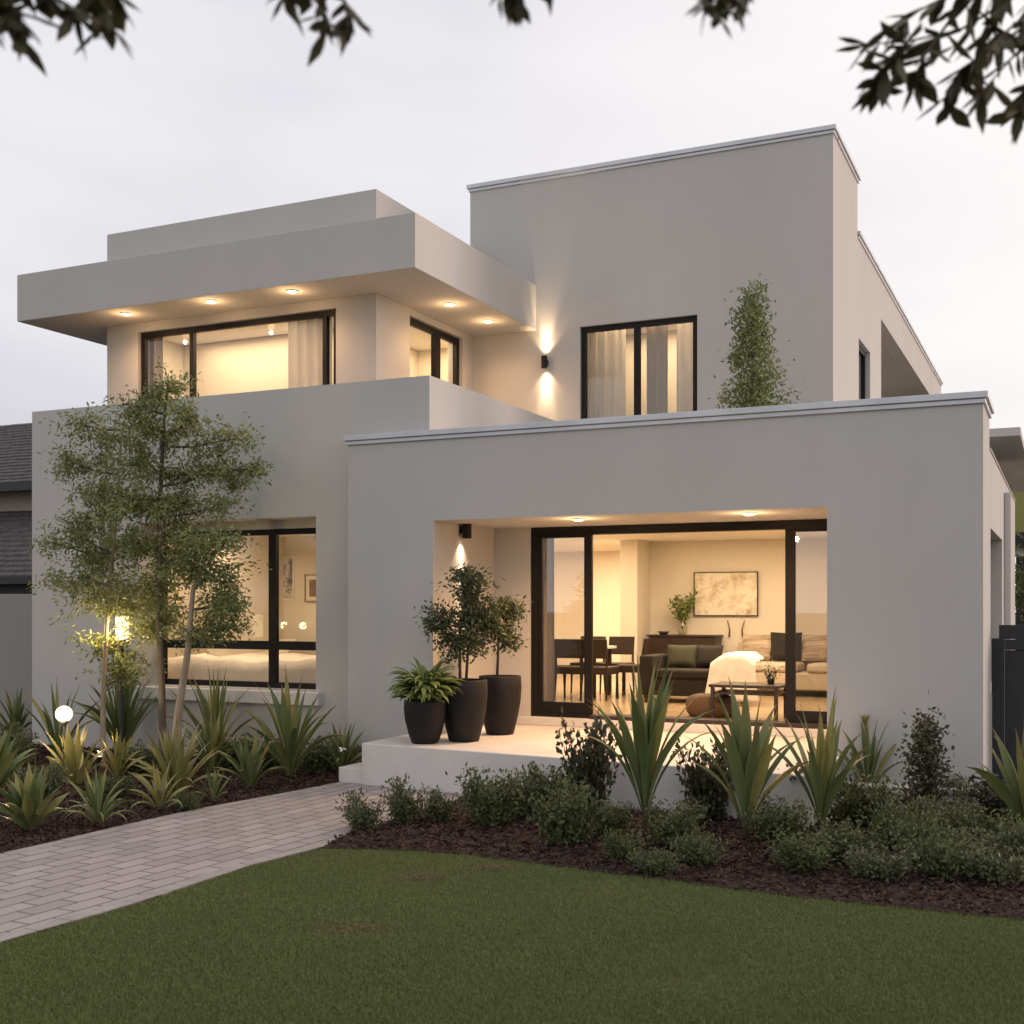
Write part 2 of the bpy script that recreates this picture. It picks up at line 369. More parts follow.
# header course bordering the path
def strip(pts, w, z0, z1, name, mat, sgn=1):
    m = MB(); P = [Vector((p[0],p[1],0)) for p in pts]
    for i in range(len(P)-1):
        L = (P[i+1]-P[i]); n = max(1, int(L.length/.22)); t = L.normalized(); s = Vector((-t.y,t.x,0))*sgn
        for k in range(n):
            a = P[i]+L*(k/n)+t*.004; b_ = P[i]+L*((k+1)/n)-t*.004
            m.prism([a,b_,b_+s*w,a+s*w], z0, z1+random.uniform(-.001,.001))
    return struct(name, m, mat)
strip(edge_lo, .11, -.02, .017, 'path_edging', 'paver_edge', 1)
strip(edge_up, .11, -.02, .017, 'path_edging', 'paver_edge', -1)
flat('garden_bed', [(-22,8)]+[tuple(p) for p in edge_up]+[(-7.0,11.0),(-7.0,12.3),(-22,12.3)], .006, 'mulch', .03)
bedR = [tuple(p) for p in bed_lo]+[(4,11.9,0),(-4.7,11.9,0)]+[tuple(p) for p in path_r[::-1]]
flat('garden_bed', bedR, .009, 'mulch', .03)
def inpoly(x, y, poly):
    r = np.zeros(len(x), bool); n = len(poly)
    for i in range(n):
        x0,y0 = poly[i][0],poly[i][1]; x1,y1 = poly[(i+1)%n][0],poly[(i+1)%n][1]
        c = ((y0 > y) != (y1 > y)) & (x < (x1-x0)*(y-y0)/(y1-y0+1e-12)+x0); r ^= c
    return r
# grass blades in the part of the lawn one sees
n = 420000
u = RNG.uniform(-60,1084,n); v = RNG.uniform(845,1060,n); d = CH*F/(v-HOR); a = (u-512)/F*d
gx = CT*a-ST*d; gy = ST*a+CT*d
k = inpoly(gx, gy, lawn)
patch = [(atz(352,929),.20,.06),(atz(425,878),.18,.05),(atz(490,868),.14,.04),(atz(360,960),.5,.2),(atz(690,985),.5,.16),(atz(905,898),.4,.09)]
fw = Vector((-ST,CT,0))
dens = np.ones(n)
for p,rx,ry in patch[:3]+patch[4:]:
    ax = (gx-p.x)*CT+(gy-p.y)*ST; ay = -(gx-p.x)*ST+(gy-p.y)*CT
    dens -= .75*np.exp(-((ax/rx)**2+(ay/(ry*2.4))**2))
k &= RNG.random(n) < dens
gx, gy = gx[k], gy[k]; n = len(gx)
P = np.stack([gx,gy,np.full(n,-.002)],1); D = np.stack([RNG.normal(0,.55,n),RNG.normal(0,.55,n),np.ones(n)],1)
tag(leafmesh('grass', 'grass_blade', P, D, RNG.normal(size=(n,3)), RNG.uniform(.014,.028,n), RNG.uniform(.003,.006,n)),
    'short mown green grass with a few worn straw coloured patches', 'grass', kind='stuff')
for i,(p,rx,ry) in enumerate(patch[:3]):
    n = 700; a = RNG.normal(0,rx*.5,n); b_ = RNG.normal(0,ry*1.1,n)
    P = np.stack([p.x+a*CT-b_*ST, p.y+a*ST+b_*CT, np.full(n,.002)],1); D = np.stack([RNG.normal(0,1,n),RNG.normal(0,1,n),np.full(n,.25)],1)
    tag(leafmesh('dry_grass', 'straw_grass', P, D, RNG.normal(size=(n,3)), .035, .006),
        ['straw coloured worn patch in the middle of the lawn','small pale worn patch of lawn nearer the bed','faint brown patch of lawn against the mulch edge'][i], 'grass', kind='stuff')
# bark chips
def chips(poly, n, box, label):
    x = RNG.uniform(box[0],box[1],n); y = RNG.uniform(box[2],box[3],n); k = inpoly(x,y,poly); x=x[k]; y=y[k]; n=len(x)
    P = np.stack([x,y,RNG.uniform(.008,.035,n)],1); D = RNG.normal(size=(n,3)); D[:,2] *= .35; Nn = RNG.normal(size=(n,3))*.5; Nn[:,2] += 1
    tag(leafmesh('bark_chips','chip',P,D,Nn,RNG.uniform(.025,.075,n),RNG.uniform(.012,.03,n)), label, 'mulch', kind='stuff')
bedL = [(-22,8)]+[tuple(p) for p in edge_up]+[(-7.0,11.0),(-7.1,12.05),(-22,12.05)]
chips(bedR, 60000, (-6,3,7,11.6), 'dark reddish bark mulch between lawn and terrace')
chips(bedL, 75000, (-15,-7,5.5,12), 'dark reddish bark mulch between paved path and left wall')
# ------------------------------------------------------------------ HOUSE
Y0, Y1, YC, YU, YT, YD = 11.8, 12.1, 12.79, 13.62, 16.5, 13.37
XR, XB, XL, XU, XC, XT, XP = -.685, -7.56, -12.85, -8.29, -7.23, -2.85, -6.65
ZB, ZP, ZS, ZK, ZU, ZT, ZO = 3.80, 4.56, 6.05, 6.73, 7.43, 8.33, 2.86
H = thing('house', 'modern two storey grey rendered house with flat roofs and lit windows', 'house', (-7,12,0))
HL = Vector((-7,12,0))
def hp(o):                                   # keep world coordinates under the house empty
    o.parent = H; o.matrix_parent_inverse = Matrix.Translation(-HL); return o
def hw(name, m, mat='stucco', bevel=None, label=None):
    if bevel is None: bevel = 0 if mat == 'stucco' else .006
    o = hp(m.build(name, mat, bevel=bevel))
    if label: o['label'] = label
    return o
# ground floor, left
hw('front_wall', wallmesh(XL, XP, -.2, ZP, Y1, Y1+.5, [(-10.95,-8.21,.86,2.985)]))
hw('balcony_parapet', MB().box(XP-.2, XP, Y1+.5, YT, 3.45, ZP))
hw('side_wall', MB().box(XL, XL+.3, Y1+.5, 22, -.2, ZP))
hw('balcony_floor', MB().box(XL+.31, XP-.21, Y1+.51, YT-.01, 3.25, 3.48), 'concrete_white', 0)
hw('window_head', MB().box(-10.94,-8.22, Y1+.36,Y1+.499, 2.875, 2.984))
# entry block
hw('front_wall', wallmesh(XB, XR, -.2, ZB, Y0, Y0+.299, [(-6.437,-2.096,-.2,ZO)]))
hw('alcove_wall', MB().box(-6.70,-6.437, Y0+.299, YD, -.2, 3.0))
hw('alcove_wall', MB().box(-2.096,-1.85, Y0+.299, YD, -.2, 3.0))
hw('alcove_ceiling', MB().box(-6.437,-2.096, Y0+.299, YD, ZO, 3.0))
hw('back_wall', wallmesh(-8.0, -.99, .3, 3.19, YD+.001, YD+.25, [(-5.944,-2.10,.552,ZO)]))
hw('door_step', MB().box(-6.435,-2.10, YD-.06, YD+.0, .452, .55), 'concrete_white', .006)
hw('side_wall', MB().box(XR-.3, XR, Y0+.299, 12.8, -.2, ZB))
hw('side_wall', wallmesh(12.8, 19.5, -.2, 3.46, XR-.3, XR, [(13.0,15.45,1.0,2.69)], 'y'))
hw('roof', MB().box(XB+.26, XR-.31, Y0+.31, YT-.01, 3.2, 3.4), 'concrete_white', 0)
# rear wing on the right
hw('roof_slab', MB().box(-3.5, -.52, 16.6, 25, 4.085, 4.19))
hw('rear_wall', MB().box(-3.4, -1.0, 19.501, 27, -.2, 4.08))
# upper left storey
hw('upper_wall', wallmesh(XL-.1, XU, 3.49, ZU, YU, YU+.25, [(-12.36,-8.92,3.75,5.92)]))
hw('upper_wall', wallmesh(YU+.25, YT, 3.49, ZU, XU-.25, XU, [(14.52,16.14,3.75,5.96)], 'y'))
hw('upper_wall', MB().box(XL-.1, XL+.15, YU+.25, 22, 3.4, ZU))
hw('upper_wall', MB().box(XL+.151, XU-.251, 21.8, 22.0, 3.4, ZU-.01))
hw('upper_wall', MB().box(XU-.25, XU-.06, YT+.3, 22.0, 6.9, ZU-.002))
hw('roof', MB().box(XL+.151, XU-.252, YU+.252, 21.79, 7.1, 7.25), 'concrete_white', 0)
cn = wallmesh(-13.88, XC, ZS, ZK, YC, YC+.3, [])
hw('roof_canopy', MB().prism([(-13.88,YC),(XC,YC),(XC,YT-.002),(XU,YT-.002),(XU,YU),(XL-.1,YU),(XL-.1,19.5),(-13.88,19.5)][::1], ZS, ZK), bevel=.008)
# tower
hw('tower_wall', wallmesh(XU-.06, XT, 3.41, ZT, YT, YT+.25, [(-6.53,-4.74,3.6,6.04)]))
hw('tower_wall', MB().box(XT-.25, XT, YT+.25, 18.6, 3.41, ZT))
hw('tower_wall', MB().box(XU-.06, XU+.19, YT+.251, 18.6, 3.41, ZT))
hw('tower_wall', MB().box(XU+.191, XT-.251, 18.35, 18.599, 6.3, ZT))
hw('roof', MB().box(XU+.195, XT-.255, YT+.255, 18.34, 8.0, 8.1), 'concrete_white', 0)
hw('upper_side_wall', wallmesh(18.6, 32, 3.41, 7.5, XT-.25, XT, [(18.72,19.88,4.0,5.98),(21.15,30.2,3.9,6.8)], 'y'))
hw('loggia_wall', wallmesh(20.8, 30.6, 3.41, 6.9, XT-2.2, XT-2.0, [(22.2,25.5,3.5,6.3)], 'y'))
hw('loggia_ceiling', MB().box(XT-1.99, XT-.255, 20.9, 30.5, 6.802, 6.9))
hw('loggia_wall', MB().box(XT-1.99, XT-.255, 20.7, 20.9, 3.41, 6.9)); hw('loggia_wall', MB().box(XT-1.99, XT-.255, 30.2, 30.4, 3.41, 6.8))
hw('roof', MB().box(XU+.2, XT-.26, 18.61, 31.9, 7.2, 7.3), 'concrete_white', 0)
# metal cappings
def cap(x0,x1,y0,y1,z,side='x'):
    m = MB(); m.box(x0-.045,x1+.045,y0-.045,y1+.045,z+.012,z+.075); m.box(x0-.022,x1+.022,y0-.022,y1+.022,z-.035,z+.0115)
    return hw('metal_capping', m, 'metal_cap', .006)
cap(XB,XR,Y0,Y0+.3,ZB); cap(XR-.3,XR,Y0+.392,12.76,ZB-.003)
cap(XU-.06,XT,YT,YT+.25,ZT); cap(XT-.25,XT,YT+.342,18.6,ZT-.003)
cap(XT-.25,XT,18.65,32,7.5)
def slimcap(x0,x1,y0,y1,z): hw('metal_capping', MB().box(x0-.012,x1+.012,y0-.012,y1+.012,z+.001,z+.022), 'stucco', .003)
slimcap(XR-.3,XR,12.82,19.4,3.46)
# --- windows
def window(name, x0,x1,z0,z1,y, muls=(), trans=(), fw=.06, depth=.07, pane='glass', axis='x', thick=(), panes=True, label=None):
    """frame with mullions, one pane per light"""
    f = MB()
    def bx(a0,a1,t0,t1,b0,b1):
        return (a0,a1,t0,t1,b0,b1) if axis == 'x' else (t0,t1,a0,a1,b0,b1)
    f.box(*bx(x0,x1,y,y+depth,z1-fw,z1)); f.box(*bx(x0,x1,y,y+depth,z0,z0+fw))
    f.box(*bx(x0,x0+fw,y+.001,y+depth-.001,z0+fw,z1-fw)); f.box(*bx(x1-fw,x1,y+.001,y+depth-.001,z0+fw,z1-fw))
    xs = [x0+fw]; 
    for m_, wd in muls:
        f.box(*bx(m_-wd/2,m_+wd/2,y-.004,y+depth+.002,z0+fw,z1-fw)); xs += [m_-wd/2,m_+wd/2]
    xs.append(x1-fw); zs = [z0+fw]
    for t_, wd in trans:
        for i in range(0,len(xs),2): f.box(*bx(xs[i],xs[i+1],y-.001,y+depth,t_-wd/2,t_+wd/2))
        zs += [t_-wd/2,t_+wd/2]
    zs.append(z1-fw)
    o = hp(f.build(name, 'black_frame', bevel=.004))
    if label: o['label'] = label
    if panes:
        for i in range(0,len(xs),2):
            for j in range(0,len(zs),2):
                p = MB().box(*bx(xs[i],xs[i+1],y+depth*.45,y+depth*.45+.006,zs[j],zs[j+1])).build('pane', pane)
                p.parent = o; p.matrix_parent_inverse = Matrix.Identity(4)
    return o
window('window', -10.94,-8.215,.863,2.872,Y1+.38, muls=[(-9.13,.11)], trans=[(1.40,.11)], fw=.07)
hw('window_sill', MB().box(-11.03,-8.12, Y1-.09, Y1+.36, .70, .858), 'concrete_white', .01)
window('window', -12.355,-8.925,3.76,5.915,YU+.06, muls=[(-11.42,.07),(-9.14,.07)], fw=.075)
window('window', 14.525,16.135,3.76,5.955,XU-.13, muls=[(15.45,.16)], fw=.09, axis='y')
window('window', -6.525,-4.745,3.61,6.035,YT+.05, muls=[(-5.66,.09)], fw=.075)
window('window', 18.725,19.875,4.01,5.975,XT-.14, fw=.07, axis='y', pane='glass_soft')
window('window', 13.01,15.44,1.01,2.685,XR-.24, muls=[(14.2,.08)], fw=.07, axis='y', pane='glass_soft')
window('window', 22.21,25.49,3.51,6.29,XT-2.14, muls=[(23.8,.09)], fw=.08, axis='y')
# sliding door
dz0, dz1 = .553, ZO-.002
f = MB(); f.box(-5.943,-2.101,YD+.02,YD+.16,dz1-.10,dz1); f.box(-5.943,-5.85,YD+.021,YD+.159,dz0+.05,dz1-.10); f.box(-2.16,-2.101,YD+.021,YD+.159,dz0+.05,dz1-.10)
f.box(-5.943,-2.101,YD+.02,YD+.16,dz0,dz0+.05)
DO = hp(f.build('sliding_door', 'black_frame', bevel=.004))
XM1, XM2 = aty(587,600,YD).x, aty(789.5,600,YD).x
def leaf(a, b_, y, wl, wr, wb, mat):
    m = MB(); m.box(a,a+wl,y,y+.05,dz0+.052,dz1-.102); m.box(b_-wr,b_,y,y+.05,dz0+.052,dz1-.102)
    m.box(a+wl,b_-wr,y+.001,y+.049,dz0+.052,dz0+.052+wb); m.box(a+wl,b_-wr,y+.001,y+.049,dz1-.102-.03,dz1-.102)
    o = m.build('door_leaf','black_frame', bevel=.003); o.parent = DO
    p = MB().box(a+wl,b_-wr,y+.02,y+.026,dz0+.052+wb,dz1-.132).build('pane', mat); p.parent = DO
leaf(-5.849, XM1+.05, YD+.03, .05,.10,.13, 'glass_soft')
leaf(XM2-.055, -2.161, YD+.03, .11,.03,.13, 'glass_soft')
hw('door_track', MB().box(XM1+.051,-2.102,YD-.055,YD+.019,.5515,.60), 'dark_wood', .004)
# downpipe on the side
hw('downpipe', MB().box(XR+.002,XR+.08,15.9,16.0,0,3.3), 'stucco_light', .01)
# ------------------------------------------------------------------ terrace, step, plinth (things built in concrete)
T = MB().prism([(-6.76,10.81),(-1.95,10.32),(-1.95,Y0-.003),(-2.10,Y0-.003),(-2.10,YD-.002),(-6.432,YD-.002),(-6.432,Y0-.003),(-6.76,Y0-.003)], -.1, .45)
tag(T.build('terrace','concrete_white',bevel=.012), kind='structure')
S = MB().box(-7.08,-6.765,10.86,Y0-.004,-.1,.172); tag(S.build('terrace_step','concrete_white',bevel=.01), kind='structure')
S = MB().box(-1.94,-.40,Y0-.20,Y0-.004,-.1,.225); tag(S.build('wall_plinth','concrete_white',bevel=.01), kind='structure')
# ------------------------------------------------------------------ interiors (parts of the house)
# living / dining
hw('room_floor', MB().box(-10.9,-1.0, YD+.17, 22, .30,.545), 'floor_wood', 0)
hw('room_ceiling', MB().box(-10.9,-1.0, YD+.26, 22, 2.965,3.05), 'interior_ceiling', 0)
hw('room_wall', MB().box(-6.54,-6.25, 18.3, 19.3, .545,2.964), 'interior_wall', .005)
hw('room_wall', MB().box(-6.249,-1.0, 18.96,19.2, .545,2.964), 'interior_wall', 0)
hw('room_wall', MB().box(-10.9,-6.541, 21.8,22, .545,2.964), 'interior_wall', 0)
hw('room_wall', MB().box(-11.1,-10.9, YD+.26,22, .545,2.964), 'interior_wall', 0)
hw('room_wall', MB().box(-8.0,-6.0, YD+.252,YD+.262, .545,2.964), 'interior_wall', 0)
hw('room_wall', MB().box(-1.01,-.99, YD+.26,18.9, .545,2.964), 'interior_wall', 0)
hw('skirting_board', MB().box(-6.249,-1.02,18.94,18.959,.545,.66), 'skirting', .004)
hw('skirting_board', MB().box(-6.56,-6.23,18.28,18.299,.545,.66), 'skirting', .004)
# bedroom
hw('room_floor', MB().box(XL+.31,-7.3, Y1+.505, 15.4, .2,.35), 'floor_wood', 0)
hw('room_wall', MB().box(XL+.31,-7.3, 15.2,15.4, .35,3.2), 'interior_wall', 0)
hw('room_wall', MB().box(-7.5,-7.3, Y1+.51,15.19, .35,3.2), 'interior_wall', 0)
hw('room_wall', MB().box(XL+.301,XL+.33, Y1+.51,15.19, .35,3.2), 'interior_wall', 0)
hw('room_ceiling', MB().box(XL+.33,-7.51, Y1+.51,15.19, 3.1,3.2), 'interior_ceiling', 0)
# upper room
hw('room_wall', MB().box(XL+.16,XU-.26, 16.9,17.1, 3.49,6.2), 'interior_wall', 0)
hw('room_wall', MB().box(XL+.18,-9.5, 15.0,15.1, 3.49,6.01), 'interior_wall', 0)
hw('room_wall', MB().box(-9.6,-9.5, 15.101,16.89, 3.49,6.01), 'interior_wall', 0)
hw('room_wall', MB().box(XU-.27,XU-.256, 16.15,16.89, 3.49,6.2), 'interior_wall', 0)
hw('room_wall', MB().box(XL+.152,XL+.17, YU+.26,16.89, 3.49,6.2), 'interior_wall', 0)
hw('room_ceiling', MB().box(XL+.18,XU-.28, YU+.26,16.89, 6.02,6.2), 'interior_ceiling', 0)
hw('room_wall', MB().box(-10.45,-10.30, 14.7,14.999, 3.49,6.01), 'interior_wall', 0)
# tower room
hw('room_wall', MB().box(XU+.2,XT-.26, 18.0,18.2, 3.45,6.3), 'interior_wall', 0)
hw('room_ceiling', MB().box(XU+.2,XT-.26, YT+.26,17.99, 6.2,6.3), 'interior_ceiling', 0)
hw('room_floor', MB().box(XU+.2,XT-.26, YT+.26,17.99, 3.42,3.5), 'floor_wood', 0)
hw('room_wall', MB().box(-4.6,-4.4, YT+.27,17.99, 3.5,6.19), 'interior_wall', 0)
# lights in rooms
area((-4.2,16.2,2.93),3.0,2.6,195); area((-8.4,18.5,2.93),3,4,260); area((-7.4,20.2,2.93),1.2,1.5,40)
area((-10.0,13.9,3.05),3.0,1.6,230)
area((-11.0,14.45,5.98),2.4,.6,52)
area((-8.95,15.8,5.98),.6,1.6,45)
area((-5.6,17.3,6.15),1.6,.8,34)
area((XT-1.1,25,6.78),.8,6,30)
# ------------------------------------------------------------------ lamps
def downlight(p, label, group, power=9, ang=4):
    t = thing('downlight', label, 'ceiling light', p, group)
    MB().lathe([(.085,-.001),(.085,-.012),(.066,-.014),(.066,-.004)]).build('trim_ring','skirting',t,smooth=True)
    MB().lathe([(.064,-.006),(.056,-.018),(.035,-.026),(.0001,-.029)]).build('bulb','lamp_glow',t,smooth=True)
    l = bpy.data.lights.new('downlight_lamp','POINT'); l.energy = power; l.color = (1,.60,.28); l.shadow_soft_size = .03
    o = bpy.data.objects.new('downlight_lamp',l); COL.objects.link(o); o.location = (p[0],p[1],p[2]-.15)
    sp = spot((p[0],p[1],p[2]-.06),(p[0],p[1],p[2]-1),power*ang,160,1,.05,(1,.56,.26))
gl = 'small round downlights under the flat roofs'
for (u,v,lb) in ((126,313.5,'small round downlight nearest the left tip of the canopy'),(211,301,'round downlight in the canopy above the sliding windows mullion'),(292,291,'round downlight in the canopy above the sheer curtain'),(450,304,'round downlight in canopy above the small side window'),(488,321,'round downlight nearest the canopy corner by the tower')):
    downlight(atz(u,v,ZS) if False else world(u,v,(ZS-CH)*F/(HOR-v)), lb, gl, 5, 11)
for (u,v,lb) in ((575,518,'round downlight in the alcove ceiling above the left door leaf'),(749,513,'round downlight in the alcove ceiling above the open doorway')):
    p = world(u,v,(ZO-CH)*F/(HOR-v)); p.y = max(p.y, Y0+.42); downlight(p, lb, gl, 8, 30)
def recessed(u,v,z,lb): 
    p = world(u,v,(z-CH)*F/(HOR-v)); t = thing('downlight', lb, 'ceiling light', p, 'downlights inside the rooms'); MB().lathe([(0.0001,-.006),(.055,-.006)]).build('bulb','lamp_glow',t)
    MB().lathe([(.07,-.001),(.07,-.012),(.056,-.014),(.056,-.004)]).build('trim_ring','skirting',t,smooth=True)
recessed(719,538.5,2.965,'recessed ceiling light inside the living room in front of the painting')
# up and down wall lamp on the tower
p = aty(546.5,363,YT)
t = thing('wall_lamp','small dark up and down lamp glowing on the tower wall','wall lamp',(p.x,YT,p.z),'wall lamps')
MB().lathe([(.045,-.09),(.045,.09),(.038,.09),(.038,-.09),(.045,-.09)],(0,-.085,0)).build('lamp_body','black_frame',t,smooth=False)
MB().box(-.03,.03,-.045,-.001,-.04,.04).build('bracket','black_frame',t)
MB().lathe([(.0001,.075),(.037,.075)],(0,-.085,0)).build('bulb','lamp_glow',t); MB().lathe([(.0001,-.075),(.037,-.075)],(0,-.085,0)).build('bulb','lamp_glow',t)
for s in (1,-1):
    spot((p.x,YT-.055,p.z+s*.10),(p.x,YT-.005,p.z+s*1.2),130,42,1,.03,(1,.72,.44)); spot((p.x,YT-.075,p.z+s*.10),(p.x,YT-.02,p.z+s*1.2),26,100,1,.03,(1,.70,.42))
# down lamp in the alcove
p = atx(460.5,530,-6.437)
t = thing('wall_lamp','dark cylinder lamp throwing a beam down the alcove side wall','wall lamp',(-6.437,p.y,p.z),'wall lamps')
MB().lathe([(.055,-.10),(.055,.075),(.046,.075),(.046,-.10),(.055,-.10)],(.085,0,0)).build('lamp_body','black_frame',t)
MB().box(.001,.04,-.03,.03,-.04,.04).build('bracket','black_frame',t)
MB().lathe([(.0001,-.09),(.045,-.09)],(.085,0,0)).build('bulb','lamp_glow',t)
spot((-6.375,p.y,p.z-.11),(-6.415,p.y,p.z-1.7),230,30,1,.02,(1,.76,.50)); spot((-6.352,p.y,p.z-.11),(-6.6,p.y,p.z-1.6),18,90,1,.03,(1,.76,.50))
spot((-6.352,p.y,p.z+.08),(-6.352,p.y,ZO+1),3,110,.6,.02)
# globe lamp in left bed
g = world(64,714,12.6)
t = thing('garden_lamp','glowing round globe lamp on a short spike among the plants','garden lamp',(g.x,g.y,0))
MB().lathe([(.088*math.sin(a)+.0001,-.088*math.cos(a)) for a in [math.pi*k/14 for k in range(15)]],(0,0,g.z),24).build('globe','globe_glow',t,smooth=True)
MB().tube([(0,0,-.05),(0,0,g.z-.1)],.012).build('spike','dark_steel',t); MB().lathe([(.03,-.115),(.05,-.09),(.05,-.07)],(0,0,g.z)).build('collar','dark_steel',t)
l = bpy.data.lights.new('globe_light','POINT'); l.energy = 22; l.color = (1,.70,.40); l.shadow_soft_size = .1
o = bpy.data.objects.new('globe_light', l); COL.objects.link(o); o.location = (g.x+.05,g.y-.14,g.z)
# lantern on left wall behind the slim tree
p = world(122,629,14.5)
t = thing('lamp_post','slim garden lamp post glowing behind the lower leaves of the slim tree','garden lamp',(p.x,p.y,0))
MB().tube([(0,0,-.05),(0,0,p.z-.17)],.02,10).build('post','dark_steel',t)
MB().box(-.055,.055,-.055,.055,p.z-.16,p.z+.16).build('lantern_glass','lantern_glow',t,bevel=.008); MB().box(-.07,.07,-.07,.07,p.z+.161,p.z+.18).build('lantern_cap','black_frame',t); MB().box(-.065,.065,-.065,.065,p.z-.18,p.z-.161).build('lantern_base','black_frame',t)
for dx,dy in ((.06,-.55),(.42,-.50)):
    l = bpy.data.lights.new('lantern_light','POINT'); l.energy = 13; l.color = (1,.70,.32); l.shadow_soft_size = .05
    o = bpy.data.objects.new('lantern_light', l); COL.objects.link(o); o.location = (p.x+dx,p.y+dy,p.z)
up = world(96,775,12.9)  # uplight added so the lower leaves of the slim tree look lit
t = thing('added_uplight','small black spotlight on a spike, added to light the slim tree from below','garden lamp',(up.x,up.y,0))
MB().tube([(0,0,-.03),(0,0,.16)],.012).build('spike','dark_steel',t); MB().tube([(0,0,.15),(0,.03,.27)],[.03,.045],14).build('lamp_head','black_frame',t); MB().lathe([(.0001,0),(.04,0)],(0,.03,.2725)).build('bulb','lamp_glow',t)
spot((up.x,up.y+.03,.30),(up.x+.30,up.y+1.0,1.6),110,54,.8,.03,(1,.74,.34))
# ------------------------------------------------------------------ curtains
def curtain(x0,x1,z0,z1,y,mat,label,axis='x',pl=.16,amp=.035):
    m = MB(); n = int(abs(x1-x0)/.012)+2; nz = 10; ph = random.random()*6
    for j in range(nz+1):
        z = z0+(z1-z0)*j/nz
        for i in range(n+1):
            a = x0+(x1-x0)*i/n; o_ = amp*math.sin(2*math.pi*a/pl+ph+.5*math.sin(a*9+j*.15))+.01*math.sin(a*37)
            m.v.append((a,y+o_,z) if axis=='x' else (y+o_,a,z))
    for j in range(nz):
        for i in range(n): m.f.append((j*(n+1)+i,j*(n+1)+i+1,(j+1)*(n+1)+i+1,(j+1)*(n+1)+i))
    o = m.build('curtain',mat,smooth=True); s = o.modifiers.new('s','SOLIDIFY'); s.thickness = .004
    return tag(o,label,'curtain','curtains behind the windows')
curtain(-9.9,-9.18,3.5,6.0,YU+.30,'sheer','gathered sheer curtain right of centre in the long balcony window')
curtain(-9.1,-8.9,3.5,6.0,YU+.33,'sheer','narrow sheer curtain in the last narrow light of the balcony window')
curtain(-12.5,-12.15,3.5,6.0,YU+.30,'drape','beige curtain drawn to the left end of the balcony window')
curtain(-6.6,-5.95,3.5,6.18,YT+.36,'sheer','sheer curtain in the left half of the tower window')
curtain(-5.15,-4.68,3.5,6.18,YT+.36,'sheer','sheer curtain at the right end of the tower window')
curtain(-5.62,-5.3,3.5,6.18,YT+.42,'drape','beige drape beside the tower window mullion')
curtain(-5.95,-5.78,.56,2.95,YD+.36,'drape','beige curtain gathered at the left jamb of the sliding door')
curtain(-2.35,-2.0,.56,2.95,YD+.36,'sheer','pale curtain behind the right fixed door leaf')
# ------------------------------------------------------------------ furniture
FZ = .545
def chair(x,y,rz,label,first=[None]):
    if first[0] is None:
        t = thing('dining_chair',label,'chair',(x,y,FZ),'dining chairs')
        MB().box(-.22,.22,-.22,.22,.37,.48).build('seat','dark_wood',t,bevel=.015)
        m = MB(); m.add([(-.21,-.20,.60),(.21,-.20,.60),(.21,-.25,.88),(-.21,-.25,.88),(-.21,-.17,.60),(.21,-.17,.60),(.21,-.22,.88),(-.21,-.22,.88)],[(0,1,2,3),(5,4,7,6),(0,4,5,1),(3,2,6,7),(0,3,7,4),(1,5,6,2)]); m.build('backrest','dark_wood',t,bevel=.01)
        for sx in (-1,1):
            MB().tube([(sx*.19,.19,.43),(sx*.20,.20,0)],[.02,.014],8).build('leg','dark_wood',t)
            MB().tube([(sx*.19,-.22,.75),(sx*.19,-.19,.43),(sx*.20,-.23,0)],[.016,.02,.014],8).build('leg','dark_wood',t)
        first[0] = t
    else: t = copy_tree(first[0])
    t.location = (x,y,FZ); t.rotation_euler.z = rz; t['label'] = label; return t
chair(-6.95,16.25,0,'dark dining chair farthest left behind the fixed glass leaf')
chair(-6.52,16.2,.05,'dark dining chair second from left, behind the door mullion')
chair(-6.12,16.25,-.05,'dark dining chair with its back to the open doorway at table corner')
chair(-5.86,16.95,math.pi/2+.1,'dark dining chair at the right head of the dining table')
chair(-6.75,17.4,math.pi,'dark dining chair on the far side of the table, left one')
chair(-6.28,17.42,math.pi,'dark dining chair on the far side of the table, right one')
t = thing('dining_table','pale topped dining table behind the row of dark chairs','table',(-6.95,16.8,FZ))
MB().box(-.95,.75,-.4,.4,.71,.75).build('tabletop','ceramic',t,bevel=.008)
for sx in (-.85,.65):
    for sy in (-.33,.33): MB().box(sx-.03,sx+.03,sy-.03,sy+.03,0,.709).build('leg','dark_wood',t)
